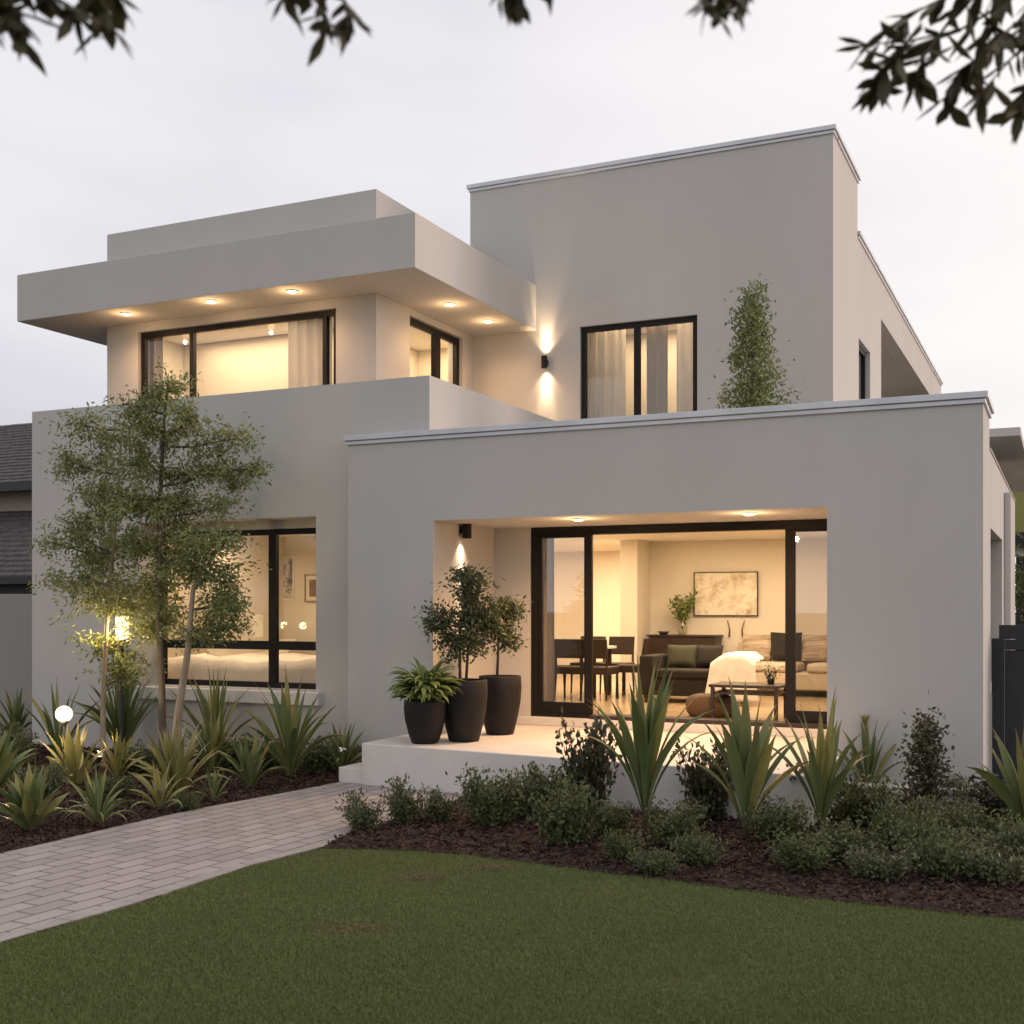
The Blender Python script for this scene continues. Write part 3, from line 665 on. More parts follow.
# sideboard
t = thing('sideboard','dark wood sideboard against the living room back wall','sideboard',(-5.58,18.7,FZ))
MB().box(-.55,.55,-.2,.22,.08,.86).build('cabinet_body','dark_wood',t,bevel=.008)
MB().box(-.58,.58,-.22,.23,.861,.89).build('cabinet_top','dark_wood',t,bevel=.005)
for x0 in (-.54,-.175,.19): MB().box(x0,x0+.35,-.215,-.201,.11,.84).build('cabinet_door','dark_wood',t,bevel=.004)
for x0 in (-.5,.5): MB().box(x0-.03,x0+.03,-.15,.15,0,.08).build('leg','dark_wood',t)
def sprig(t, n, r, h, z0, lm, L, W, seed, mat_s='twig', nst=9):
    rg = np.random.default_rng(seed); st = MB(); P=[];D=[]
    for i in range(nst):
        a = rg.uniform(0,6.28); q = rg.uniform(.25,1)*r; e = Vector((math.cos(a)*q, math.sin(a)*q, z0+h*rg.uniform(.55,1)))
        b0 = Vector((0,0,z0-.12)); md = (b0+e)/2+Vector((0,0,h*.12)); st.tube([b0,md,e],[.005,.004,.002],5)
        for k in range(n//nst):
            s = rg.uniform(.3,1.05); pp = b0.lerp(md,s*2) if s<.5 else md.lerp(e,s*2-1)
            P.append(pp+Vector(rg.normal(0,.02,3))); D.append(rg.normal(0,1,3)+np.array([0,0,.3]))
    st.build('stem',mat_s,t); P=np.array([tuple(p) for p in P]); n=len(P)
    leafmesh('foliage',lm,P,np.array(D),rg.normal(size=(n,3)),rg.uniform(.7,1.2,n)*L,rg.uniform(.7,1.2,n)*W,t)
t = thing('vase','glass vase of leafy green branches standing on the sideboard','vase',(-5.62,18.7,FZ+.89))
MB().lathe([(.001,0),(.06,0),(.085,.08),(.06,.18),(.045,.22),(.06,.25)]).build('vase_body','vase_glass',t,smooth=True)
sprig(t,300,.33,.48,.2,'leaf_fern',.085,.045,3)
t = thing('bowl','low dark bowl beside the vase on the sideboard','bowl',(-5.92,18.65,FZ+.89)); MB().lathe([(.001,.0),(.05,0),(.1,.05),(.095,.052),(.045,.01),(.001,.01)]).build('bowl_body','dark_steel',t,smooth=True)
# painting and pictures
def picture(x0,x1,z0,z1,y,mat,label,fr='dark_wood',mount=.0,name='framed_picture',b=.02):
    t = thing(name,label,'picture',((x0+x1)/2,y,z0),'pictures on the walls'); w_=(x1-x0)/2; h=z1-z0
    m = MB(); m.box(-w_,w_,-.035,-.001,0,b); m.box(-w_,w_,-.035,-.001,h-b,h); m.box(-w_,-w_+b,-.034,-.001,b,h-b); m.box(w_-b,w_,-.034,-.001,b,h-b); m.build('picture_frame',fr,t)
    if mount: MB().box(-w_+b,w_-b,-.018,-.002,b,h-b).build('mount','paper',t)
    MB().box(-w_+b+mount,w_-b-mount,-.022,-.0025,b+mount,h-b-mount).build('artwork',mat,t)
picture(-5.49,-4.44,1.74,2.45,18.938,'art_canvas','wide pale abstract painting in thin dark frame above the sofa',b=.014)
picture(-11.08,-10.70,2.0,2.66,15.199,'art_photo','tall pale print with dark smudge on the bedroom wall','skirting')
picture(-10.50,-10.12,1.96,2.38,15.199,'art_small','small dark picture in pale mount on the bedroom wall','bark_pale',.06)
t = thing('wall_hook','pair of small bronze hooks with tassels above the pale sofa','wall ornament',(-4.8,18.95,1.62))
for s in (-1,1): MB().tube([(s*.14,-.01,.05),(s*.12,-.03,-.02),(s*.10,-.03,-.10),(s*.11,-.03,-.22)],[.006,.008,.010,.016]).build('hook','bronze',t)
# dark sofa
t = thing('sofa','dark charcoal sofa with square arms facing the doorway','sofa',(-4.75,16.45,FZ),'sofas')
MB().box(-.62,.62,-.38,.40,.10,.34).build('sofa_base','charcoal_fabric',t,bevel=.02)
MB().box(-.48,.48,-.40,.20,.341,.47).build('seat_cushion','charcoal_fabric',t,bevel=.04)
MB().box(-.60,.60,.22,.44,.345,.66).build('backrest','charcoal_fabric',t,bevel=.04)
for s in (-1,1):
    MB().box(*(sorted((s*.49,s*.70))),-.42,.42,.10,.66).build('armrest','charcoal_fabric',t,bevel=.03)
    for y in (-.34,.34): MB().box(s*.6-.03,s*.6+.03,y-.03,y+.03,0,.099).build('leg','dark_wood',t)
def cushion(x,y,z,w_,h,mat,label,rz=0,tilt=.3):
    n=10; m=MB()
    for sd in (-1,1):
        b=len(m.v)
        for j in range(n+1):
            for i in range(n+1):
                a=i/n*2-1; c=j/n*2-1; th=.07*max(0,(1-a**4)*(1-c**4))**.5; pin=1-.06*(1-abs(a*c))
                m.v.append((a*w_/2*pin,sd*th,(c*h/2*pin)+h/2))
        for j in range(n):
            for i in range(n):
                q=(b+j*(n+1)+i,b+j*(n+1)+i+1,b+(j+1)*(n+1)+i+1,b+(j+1)*(n+1)+i); m.f.append(q if sd<0 else q[::-1])
    o=m.build('cushion',mat,smooth=True,loc=(x,y,z)); o.rotation_euler=(-tilt,0,rz); return tag(o,label,'cushion','sofa cushions')
cushion(-4.98,16.52,FZ+.475,.42,.34,'green_fabric','olive green cushion leaning in the corner of the dark sofa',.15)
cushion(-4.60,16.55,FZ+.475,.40,.34,'charcoal_fabric','dark cushion beside the white throw on the dark sofa',-.1)
# throw
m = MB(); nn=34
for i in range(nn+1):
    s = i/nn
    for j in range(21):
        q = j/20-.5; wv = .014*math.sin(q*24+s*2)+.010*math.sin(q*47+s*3); x = q*(.50+.26*s); sag = .9*max(0,abs(x)-.12)**1.2
        if s < .42: y = .30-s/.42*.70; z = .69-sag+.012*math.sin(s*30+q*5)
        elif s < .50: a=(s-.42)/.08*math.pi/2; y = -.40-.06*math.sin(a); z = .63+.06*math.cos(a)-sag
        else: y = -.46-(s-.5)*.16-wv*(s-.4)*3; z = (.63-sag)-(s-.5)/.5*(.56-sag)
        m.v.append((x,y,max(z,.03)))
for i in range(nn):
    for j in range(20): m.f.append((i*21+j,i*21+j+1,(i+1)*21+j+1,(i+1)*21+j))
o = m.build('throw_blanket','throw_white',smooth=True,loc=(-4.10,16.45,FZ)); s=o.modifiers.new('s','SOLIDIFY'); s.thickness=.012
tag(o,'white knitted throw draped over the arm of the dark sofa','blanket')
# pale sofa
t = thing('sofa','pale linen sofa along the back wall under the painting','sofa',(-3.55,18.35,FZ),'sofas')
MB().box(-1.2,1.2,-.45,.50,.10,.36).build('sofa_base','linen',t,bevel=.03)
for s in (-.6,.6): MB().box(s-.53,s+.53,-.47,.25,.361,.50).build('seat_cushion','linen',t,bevel=.05)
MB().box(-1.15,1.15,.27,.52,.365,.82).build('backrest','linen',t,bevel=.06)
for s in (-1,1): MB().box(*(sorted((s*1.15,s*1.35))),-.46,.52,.10,.62).build('armrest','linen',t,bevel=.05)
cushion(-4.35,18.45,FZ+.51,.5,.42,'stripe','beige striped cushion at the left end of the pale sofa')
cushion(-3.90,18.42,FZ+.51,.48,.46,'charcoal_fabric','large dark square cushion on the pale sofa',.1)
cushion(-3.45,18.47,FZ+.51,.45,.42,'stripe','beige striped cushion to the right of the dark one on the pale sofa')
# coffee table + basket
t = thing('coffee_table','low dark coffee table just inside the open doorway','table',(-3.45,14.25,FZ))
MB().box(-.42,.42,-.3,.3,.385,.42).build('tabletop','dark_wood',t,bevel=.005); MB().box(-.38,.38,-.26,.26,.30,.33).build('shelf','dark_wood',t,bevel=.004)
for sx in (-.38,.38):
    for sy in (-.26,.26): MB().box(sx-.02,sx+.02,sy-.02,sy+.02,0,.384).build('leg','dark_wood',t)
t = thing('ottoman','round woven brown ottoman beside the coffee table','ottoman',(-3.95,14.35,FZ)); MB().lathe([(.001,0),(.25,0),(.30,.06),(.31,.14),(.28,.24),(.20,.27),(.001,.28)]).build('ottoman_body','wicker',t,smooth=True)
t = thing('flower_vase','small vase of white flowers on the coffee table','vase',(-3.2,14.3,FZ+.42)); MB().lathe([(.001,0),(.035,0),(.045,.05),(.03,.1)]).build('vase_body','dark_steel',t,smooth=True)
sprig(t,90,.11,.12,.1,'leaf_shrub',.035,.02,5); 
rg=np.random.default_rng(9); P=rg.normal(0,.06,(40,3))+np.array([0,0,.2]); leafmesh('blossom','white_flower',P,rg.normal(size=(40,3)),rg.normal(size=(40,3)),.03,.025,t)
# bed
t = thing('bed','wide bed with pale rumpled linen behind the lower left window','bed',(-10.0,13.9,.47))
MB().box(-1.5,1.6,-.95,1.0,-.11,.40).build('bed_base','dark_wood',t,bevel=.01)
m=MB(); nx,ny=60,40
for j in range(ny+1):
    for i in range(nx+1):
        a=i/nx;b_=j/ny; e=min(a,1-a)*3.2; f_=min(b_,1-b_)*2.1; dr=min(1,min(e,f_)/.12)
        m.v.append((-1.58+3.25*a,-1.02+2.0*b_, .30+.42*dr**.5+.015*math.sin(a*31+b_*9)+.02*math.sin(a*11-b_*14)))
for j in range(ny):
    for i in range(nx): m.f.append((j*(nx+1)+i,j*(nx+1)+i+1,(j+1)*(nx+1)+i+1,(j+1)*(nx+1)+i))
m.build('duvet','bed_linen',t,smooth=True)
for k,(x,lb) in enumerate(((-10.9,'left pale pillow on the bed'),(-9.35,'right pale pillow on the bed'))):
    o = cushion(x,14.7,1.10,.75,.42,'bed_linen',lb,0,.75); o.name='pillow'; o['category']='pillow'; o['group']='pillows on the bed'
# ------------------------------------------------------------------ planting
def crown(t, clusters, trunkpts, leafm, L, W, barkm, seed, twn=7, droop=.15, limb=.018):
    rg = np.random.default_rng(seed); br = MB(); P=[];D=[]
    for (c, r, n) in clusters:
        c = Vector(c)-t.location
        # limb grows from a lower point on the trunk
        best = min(trunkpts, key=lambda q: abs((q-c).length-0.15)+ (2 if q.z > c.z-.05 else 0)); 
        md = best.lerp(c,.5)+Vector((0,0,-.06*(c-best).length)); br.tube([best,md,c],[limb,limb*.7,limb*.4],6)
        tw = []
        for k in range(twn):
            e = rg.normal(0,1,3); e /= np.linalg.norm(e); e *= rg.uniform(.6,1)**.5; e = Vector((e[0]*r[0],e[1]*r[1],e[2]*r[2]))
            m1 = c+e*.5+Vector(rg.normal(0,.03,3)); en = c+e+Vector((0,0,-droop*abs(e.x)))
            br.tube([c,m1,en],[limb*.35,limb*.2,limb*.08],4,False); tw.append((c,m1,en))
        per = max(1,n//(twn*5))
        for k in range(twn*5):
            a,b_,e = tw[k%twn]; s = rg.uniform(.25,1.1); q = a.lerp(b_,s*2) if s<.5 else b_.lerp(e,s*2-1)
            sub = rg.normal(0,1,3)*np.array([r[0],r[1],r[2]])*.52; q1 = np.array(q)+sub
            for z in range(per):
                w_ = rg.random(); pp = np.array(q)*(1-w_)+q1*w_+rg.normal(0,.05,3)
                P.append(pp); dd = sub/(np.linalg.norm(sub)+1e-6)+rg.normal(0,.8,3); dd[2] -= droop*2; D.append(dd)
    br.build('branches',barkm,t)
    P=np.array(P);n=len(P)
    Nn = rg.normal(size=(n,3)); Nn[:,2]+=.8
    leafmesh('crown',leafm,P,np.array(D),Nn,rg.uniform(.6,1.25,n)*L,rg.uniform(.7,1.2,n)*W,t)
def slimtree(label, d, pts, rads, cl, seed, barkm='bark', n_scale=1.0):
    b0 = atz(pts[0][0], HOR+CH*F/d); t = thing('slim_tree',label,'tree',(b0.x,b0.y,0),'slim trees in the left bed')
    tp=[]
    for i,(u,v) in enumerate(pts):
        q = world(u,v,d+.05*math.sin(i*2)) if i else Vector((b0.x,b0.y,-.05)); tp.append(q-t.location)
    full=[]
    for i in range(len(tp)-1):
        for k in range(6): full.append(tp[i].lerp(tp[i+1],k/6))
    full.append(tp[-1])
    n=len(full); rr=[rads[0]+(rads[1]-rads[0])*(i/(n-1)) for i in range(n)]
    MB().tube(full,rr,8).build('trunk',barkm,t,smooth=True)
    C=[]
    for (u,v,rx,rz,nl,dd) in cl:
        s=(d+dd)/F; C.append((world(u,v,d+dd),(rx*s*.9,rx*s*.8,rz*s*.9),int(nl*n_scale*1.02)))
    crown(t,C,full[3:],'leaf_tree',.068,.023,'bark',seed)
slimtree('slim feathery tree with pale trunk nearest the globe lamp',13.9,[(103,0),(103,700),(107,620),(116,520),(122,430)],(.035,.012),
 [(85,425,36,14,500,.1),(72,462,26,18,700,0),(110,455,26,24,700,.3),(80,535,40,18,1100,0),(60,545,22,10,300,.1),(105,505,34,26,1000,.2),(90,578,42,20,1200,-.1),(115,600,44,22,1500,.1),(125,640,36,24,1300,.3),(128,672,32,18,900,.2),(100,560,30,26,900,.4)],11,'bark_pale')
slimtree('tallest slim tree with dark central stem in front of the parapet',13.6,[(163,0),(162,690),(158,600),(160,500),(164,420),(168,385)],(.045,.012),
 [(168,392,26,16,700,0),(140,405,24,14,500,0),(150,428,44,22,1500,.1),(185,425,30,22,900,-.1),(225,440,34,16,900,0),(215,470,46,22,1500,.1),(255,467,20,8,250,0),(150,465,50,24,1700,.1),(190,500,44,20,1300,0),(150,508,48,24,1700,-.1),(145,545,48,24,1700,0),(175,560,30,26,1100,.2),(150,590,44,24,1600,.1),(165,625,36,20,1100,.2),(220,505,30,8,300,.1),(100,490,24,14,500,-.2)],12)
slimtree('shortest slim tree with curved pale trunk in front of the bedroom window',12.9,[(173,0),(178,715),(188,650),(193,590),(205,560)],(.055,.014),
 [(205,548,34,18,1000,0),(228,540,26,12,450,0),(196,575,30,20,900,.1),(225,570,24,14,500,0),(215,603,32,20,1100,0),(232,600,16,18,350,0),(200,630,30,14,700,0),(228,628,20,12,400,.1)],13,'bark_pale')
def sword(label, x, y, h, n, W, seed, mat='leaf_sword', spread=(.15,1.0), arch=.7, stem=0, group='sword leaved plants', px=True, name='sword_plant', pale=.22):
    b0 = atz(x,y); d = CH*F/(y-HOR); L = h*d/F
    t = thing(name,label,'plant',(b0.x,b0.y,0),group); rg = random.Random(seed); m = MB(); m2 = MB()
    for i in range(n):
        q = i/(n-1); a = i*2.39996+rg.uniform(-.25,.25); ti = spread[0]*rg.uniform(.4,1)+(spread[1]-spread[0])*q**1.1
        l = L*1.06*rg.uniform(.8,1.05)*(1-.18*q)
        (m if rg.random() > pale else m2).strap((math.cos(a)*.025*q,math.sin(a)*.025*q,stem+(1-q)*.05),a,ti*.5+rg.uniform(-.05,.05),ti+arch*rg.uniform(.4,2.1)*(.3+q),l,W*1.35*rg.uniform(.6,1.15),9,.4,roll=rg.uniform(-1.1,1.1))
    m.build('leaves',mat,t,smooth=True)
    if m2.v: m2.build('pale_leaves','leaf_sword_gold' if mat == 'leaf_sword' else 'leaf_sword_pale',t,smooth=True)
    MB().tube([(0,0,-.04),(0,0,.02),(.005,0,stem+.06)],[.03,.028,.022] if stem else [.04,.05,.04],8).build('stem','twig',t,smooth=True)
    return t
LB = 'sword leaved plants in the left bed'
sword('dark tufted plant at the foot of the left boundary wall',16,742,52,26,.05,1,'leaf_sword',(.2,1.3),.7,group=LB)
sword('small upright plant directly behind the globe lamp',58,760,84,12,.045,2,'leaf_sword',(.2,1.0),.5,group=LB)
sword('broad dark plant behind the pale slim trunk',122,757,94,30,.06,3,'leaf_sword',(.1,.8),.5,group=LB)
sword('upright plant under the left end of the bedroom sill',215,764,98,26,.04,4,'leaf_sword',(.1,.9),.5,group=LB)
sword('tall broad leaved plant below the right end of the sill',290,778,102,24,.075,5,'leaf_sword',(.05,1.0),.55,group=LB)
sword('low spreading plant with a white flower beside the terrace step',342,775,52,26,.045,6,'leaf_sword',(.3,1.4),.5,group=LB)
sword('plant right in front of the globe lamp with yellow lamplight painted into its leaves',75,788,64,18,.075,7,'leaf_sword_gold',(.1,1.2),.4,group=LB)  # gold leaf colour stands in for the yellow light on this plant
sword('small golden plant beside the foot of the pale slim trunk',118,780,52,14,.06,8,'leaf_sword_gold',(.1,1.2),.5,group=LB)
sword('large golden striped plant at the foot of the curved trunk',176,800,82,30,.07,9,'leaf_sword_gold',(.1,1.2),.5,group=LB)
sword('bushy green plant just right of the curved trunk',212,775,64,26,.055,10,'leaf_sword',(.1,1.1),.6,group=LB)
sword('arching pale plant in front of the mulch by the path',160,812,54,18,.04,11,'leaf_sword_gold',(.4,1.5),.9,group=LB)
sword('dark arching tuft close to the path between two pale plants',98,826,60,26,.035,12,'leaf_sword',(.3,1.6),1.0,group=LB)
sword('broad leafy rosette near the left end of the path',30,832,66,34,.07,13,'leaf_sword',(.2,1.5),.6,group=LB)
sword('tall leafy plant cut by the left edge of the picture',-8,800,80,24,.08,14,'leaf_sword',(.1,1.1),.5,group=LB)
sword('dark spreading plant between curved trunk and tall broad leaved one',250,790,58,26,.05,15,'leaf_sword',(.2,1.2),.6,group=LB)
sword('small dark tuft near the path below the spreading plant',214,803,34,16,.035,16,'leaf_sword',(.3,1.3),.6,group=LB)
RB = 'tall sword leaved plants in the right bed'
def stake(*a, **k): return sword(*a, group=RB, **k)
stake('tall fan leaved plant on a thin dark stem in front of the open doorway',645,838,145,30,.062,21,'leaf_sword',spread=(.05,.62),arch=.45,stem=.22)
stake('upright broad leaved plant below the right door mullion',746,840,136,22,.075,22,'leaf_sword',spread=(.05,.65),arch=.55,stem=.10)
stake('upright broad leaved plant in front of the right fixed door leaf',822,838,124,20,.068,23,'leaf_sword',spread=(.05,.65),arch=.55,stem=.12)
fl = stake('leaning plant with a yellow flower head before the grey wall',868,806,84,14,.05,24,'leaf_sword',spread=(.15,.85),arch=.4,stem=.1)
stake('large plant with golden tipped leaves cut by the right edge of the picture',1030,842,122,22,.085,25,'leaf_sword',spread=(.05,.95),arch=.3,stem=.05)
b0=fl.location; p=world(865,720,b0.y/ (ST*(865-512)/F+CT)) 
MB().tube([(0,0,.1),(p.x-b0.x,p.y-b0.y,p.z-.05)],.008).build('flower_stalk','leaf_sword',fl)
m=MB()
for i in range(7): m.strap((p.x-b0.x,p.y-b0.y,p.z-.06),i*.9,.3,.9,.13,.035,4)
m.build('flower_head','leaf_sword_gold',fl)
# white flower
wf = [o for o in bpy.data.objects if o.get('label','').startswith('low spreading plant with a white')][0]
q = world(343,749,12.5)-wf.location; rg_ = np.random.default_rng(3); MB().tube([(0,0,0),q],.004,5).build('flower_stalk','leaf_sword',wf)
leafmesh('flower','white_flower',np.repeat([[q.x,q.y,q.z]],7,0),rg_.normal(size=(7,3))+np.array([0,-.6,.4]),rg_.normal(size=(7,3)),.05,.025,wf)
# shrub prototypes
def shrub(name,label,loc,rx,h,n,L,W,mat,seed,group,stems=9,cone=False,cat='shrub',barkm='twig'):
    t = thing(name,label,cat,loc,group); rg=np.random.default_rng(seed); br=MB();P=[];D=[]
    for i in range(stems):
        a=rg.uniform(0,6.28); q=rg.uniform(.1,1)**.6; zt = h*rg.uniform(.55,1) if not cone else h*(1-.75*q)*rg.uniform(.85,1)
        e=Vector((math.cos(a)*rx*q,math.sin(a)*rx*q,zt)); md=Vector((e.x*.6,e.y*.6,e.z*.45)); br.tube([(0,0,-.03),md,e],[.01+.006*h,.006,.002],5)
        for k in range(n//stems):
            s=rg.uniform(.12,1.04); pp=Vector((0,0,0)).lerp(md,s*2) if s<.5 else md.lerp(e,s*2-1)
            o_=rg.normal(0,1,3)*np.array([rx*.22,rx*.22,h*.07]); P.append(np.array(pp)+o_); dd=rg.normal(0,.7,3)+np.array([o_[0]*3,o_[1]*3,.6]); D.append(dd)
    br.build('stems',barkm,t); P=np.array(P); P[:,2]=np.maximum(P[:,2],.015); n=len(P)
    leafmesh('foliage',mat,P,np.array(D),rg.normal(size=(n,3))+np.array([0,0,.6]),rg.uniform(.7,1.25,n)*L,rg.uniform(.7,1.2,n)*W,t)
    return t
protos = {}
def place(kind,x,y,h,wd,label,group):
    """wd = half width px, h = height px, at ground pixel x,y"""
    b0=atz(x,y); s=CH*F/(y-HOR)/F
    if kind not in protos:
        P_=dict(fine=(.30,.50,1500,.035,.015,'leaf_shrub',31,16),pale=(.28,.50,900,.042,.020,'leaf_shrub_pale',32,12),dark=(.26,.55,900,.045,.024,'leaf_dark',33,12),low=(.36,.32,1500,.033,.016,'leaf_shrub',34,20),low2=(.36,.34,1300,.036,.016,'leaf_shrub_pale',35,18))[kind]
        t=shrub('shrub',label,(0,0,0),P_[0],P_[1],int(P_[2]*1.5),P_[3]*1.5,P_[4]*1.75,P_[5],P_[6],group,P_[7]); protos[kind]=(t,P_[0],P_[1]); first=True
    else: t=copy_tree(protos[kind][0]); first=False
    _,pr,ph=protos[kind]
    t.location=(b0.x,b0.y,0); kx=wd*s/pr*1.0; kz=h*s/ph*.85; t.scale=(kx,kx,kz); t.rotation_euler.z=random.uniform(0,6.28)
    t['label']=label; t['group']=group; return t
SG='small shrubs in the right bed'
for a in [('pale',362,832,44,20,'little pale shrub standing alone at the left tip of the right bed'),
 ('pale',404,824,50,20,'little pale shrub, second from the left tip of the right bed'),
 ('pale',440,822,38,18,'small pale shrub third along the bed edge by the path'),
 ('fine',488,826,66,32,'fine leaved shrub before the left part of the terrace face'),
 ('pale',522,818,56,22,'airy pale shrub against the terrace face below the third pot'),
  ('fine',566,846,74,36,'large round fine leaved shrub before the terrace edge'),
 ('fine',548,818,60,28,'upright shrub partly behind the large round one'),
 ('dark',588,818,112,26,'dark small leaved shrub reaching up over the terrace edge left of the fan leaved plant'),
 ('fine',621,862,38,22,'knee high shrub at the foot of the fan leaved plant'),
 ('fine',676,848,54,30,'fine shrub right of the thin dark stem'),
 ('dark',706,822,92,26,'dark twiggy shrub between the two tallest sword plants'),
   ('fine',778,846,56,32,'leafy shrub between the second and third sword plants'),
 ('dark',800,822,64,26,'dark shrub touching the right end of the terrace'),
 ('fine',800,872,46,34,'low green mound near the lawn under the third sword plant'),
  ('fine',862,826,62,36,'leafy shrub hiding the foot of the yellow flowered plant'),
 ('low2',880,880,36,34,'low grey green mound near the lawn below the conical shrub'),
 ('low',905,850,46,36,'green mound in front of the conical shrub'),
 ('low2',945,838,44,32,'pale mound to the right of the conical shrub'),
 ('low',950,878,44,38,'broad low mound near the lawn right of the middle'),
 ('fine',985,850,50,34,'leafy mound under the right end of the plinth'),
 ('fine',958,812,44,24,'small shrub against the plinth right of the conical one'),
 ('low2',1000,884,40,36,'low pale mound near the lawn at the right edge'),
 ('dark',1004,826,56,30,'dark shrub behind the golden tipped plant'),
 ('fine',846,862,46,34,'mid green shrub below the leaning flowered plant'),
 ('low',925,862,44,34,'mound filling the gap in front of the conical shrub'),
 ('low2',975,866,40,32,'grey green mound in the middle of the right end of the bed'),
 ('fine',610,836,40,22,'small shrub close behind the foot of the fan leaved plant'),
 ('low',700,866,34,26,'low green shrub near the lawn between the first two sword plants'),
 ('low',1035,868,50,36,'green mound cut by the right edge of the picture'),
  ('low',655,874,26,24,'tiny low shrub at the lawn edge beside the thin stem')]:
    place(*a, SG)
LG='small shrubs in the left bed'
for a in [('fine',12,772,44,26,'small leafy shrub left of the globe lamp'),('low2',40,800,40,24,'sparse brownish shrub in front of the globe lamp'),('fine',230,772,44,28,'leafy filler shrub under the bedroom sill'),('fine',318,774,40,22,'little shrub between broad leaved plant and step'),('low',110,800,26,22,'low tuft on mulch beside the pale trunk'),('fine',262,770,40,24,'small shrub tucked behind the tall broad leaved plant'),('low2',350,772,30,18,'low pale shrub touching the terrace step'),('fine',140,778,40,24,'small leafy shrub left of the curved trunk'),('low',188,811,20,14,'tiny tuft close to the path edge'),('fine',-5,765,50,30,'leafy shrub cut by the left edge')]:
    place(*a, LG)
# conical shrub
b0=atz(926,824); s=CH*F/(824-HOR)/F
t=thing('conical_shrub','dense dark conical shrub before the grey wall and plinth','shrub',(b0.x,b0.y,0))
tp=[Vector((.015*math.sin(i),0,-.03+i*106*s/12)) for i in range(12)]; MB().tube(tp,[.02-.0014*i for i in range(12)],7).build('trunk','bark',t,smooth=True)
rg=random.Random(18); C=[]
for i in range(20):
    z=.06+(106*s-.1)*(i/19); R=26*s*(1-.62*(i/19)); a_=i*2.4; C.append((Vector((b0.x+math.cos(a_)*R*.5,b0.y+math.sin(a_)*R*.5,z)),(R*.6,R*.6,.09),int(90+110*(1-i/19))))
crown(t,C,tp,'leaf_dark',.052,.032,'bark',43,7,.02,.004)
# roof tree
q=aty(752,400,15.0)
t=thing('planter','square grey planter on the flat roof beneath the little tree','planter',(q.x,15.0,3.4)); m=MB(); m.box(-.28,.28,-.28,.28,0,.5); m.build('planter_body','concrete_white',t,bevel=.01); MB().box(-.25,.25,-.25,.25,.501,.515).build('soil','soil',t)
t=thing('conical_tree','narrow conical tree rising above the front parapet before the tower','tree',(q.x,15.0,3.9))
tp=[Vector((.02*math.sin(i),0,-.02+i*.13)) for i in range(15)]; MB().tube(tp,[.035-.0018*i for i in range(15)],8).build('trunk','bark',t,smooth=True)
rg=random.Random(8); C=[]
for i in range(30):
    z=.05+1.9*(i/29); R=(.47*(1-z/2.08)**.6+.05)*rg.uniform(.65,1.15); a_=i*2.4; C.append((Vector((q.x+math.cos(a_)*R*.6,15+math.sin(a_)*R*.6,3.9+z)),(R*.55,R*.55,.16),int(260*(R/.4)+60)))
crown(t,C,tp,'leaf_tree',.062,.028,'bark',42,7,.05,.006)
# pots
def pot(x,y,w_,h,label,G='tall charcoal plant pots'):
    b0=atz(x,y,.45); t=thing('plant_pot',label,'plant pot',(b0.x,b0.y,.45),G)
    r=w_/2; MB().lathe([(.001,0),(r*.58,0),(r*.64,.01),(r*.80,h*.25),(r*.95,h*.55),(r,h*.80),(r*.98,h*.985),(r*.96,h),(r*.90,h),(r*.89,h*.93)],n=40).build('pot_body','pot',t,smooth=True)
    MB().lathe([(.001,h*.94),(r*.9,h*.94)],n=40).build('soil','soil',t); return t
p1=pot(425,743,.45,.46,'shortest charcoal pot, nearest the terrace corner')
p2=pot(464,741,.51,.66,'middle charcoal pot holding the two stemmed tree'); p3=pot(500,734,.49,.66,'charcoal pot nearest the sliding door')
# plant 1 drooping
t=thing('potted_plant','lush drooping light green plant in the shortest pot','plant',tuple(p1.location+Vector((0,0,.44))),'plants in the charcoal pots'); m=MB(); rg=random.Random(4)
for i in range(240):
    a=rg.uniform(0,6.28); q=rg.random()**.7; ti=.15+1.0*q; hh=rg.uniform(.0,.26)*(1-.3*q); k=.05+.10*q
    m.strap((math.cos(a)*k,math.sin(a)*k,hh),a,ti,ti+rg.uniform(1.3,2.2),rg.uniform(.20,.36),.085*rg.uniform(.6,1.1),7,.3,sharp=.9,roll=rg.uniform(-.5,.5))
m.build('leaves','leaf_fern',t,smooth=True); MB().tube([(0,0,-.02),(0,0,.3)],.015).build('stem','twig',t)
def pottree(p,h0,label,stems,cl,seed,d):
    t=thing('potted_tree',label,'tree',tuple(p.location+Vector((0,0,h0))),'plants in the charcoal pots'); full=[]; m=MB()
    for st in stems:
        pts=[world(u,v,d)-t.location for u,v in st]; pts[0].z=-.02; m.tube(pts,[.018,.015,.012,.008][:len(pts)],8)
        for i in range(len(pts)-1):
            for k in range(4): full.append(pts[i].lerp(pts[i+1],k/4))
        full.append(pts[-1])
    m.build('trunk','bark',t,smooth=True); s=d/F
    C=[(world(u,v,d+dd),(rx*s*.72,rx*s*.7,rz*s*.72),int(nl*1.7)) for u,v,rx,rz,nl,dd in cl]
    crown(t,C,full,'leaf_pot',.062,.028,'bark',seed,8,.02,.008)
pottree(p2,.64,'bushy dark leaved potted tree with two stems and uneven crown',[[(460,683),(460,655),(461,620),(466,590)],[(466,683),(468,650),(474,620),(476,600)]],
 [(470,578,22,11,330,0),(470,598,16,14,330,0),(470,622,24,18,500,0),(440,618,18,13,240,0),(434,626,12,10,120,0),(448,638,14,10,170,0),(487,626,20,17,380,.1),(470,642,22,12,300,0),(492,610,10,8,80,0),(458,655,12,6,80,0)],51,12.93)
pottree(p3,.64,'slender dark leaved potted tree with single stem by the door',[[(497,678),(498,655),(499,630),(504,612)]],
 [(506,612,16,11,300,0),(498,630,15,12,260,0),(508,640,12,9,170,0),(516,610,8,8,70,0)],52,13.5)
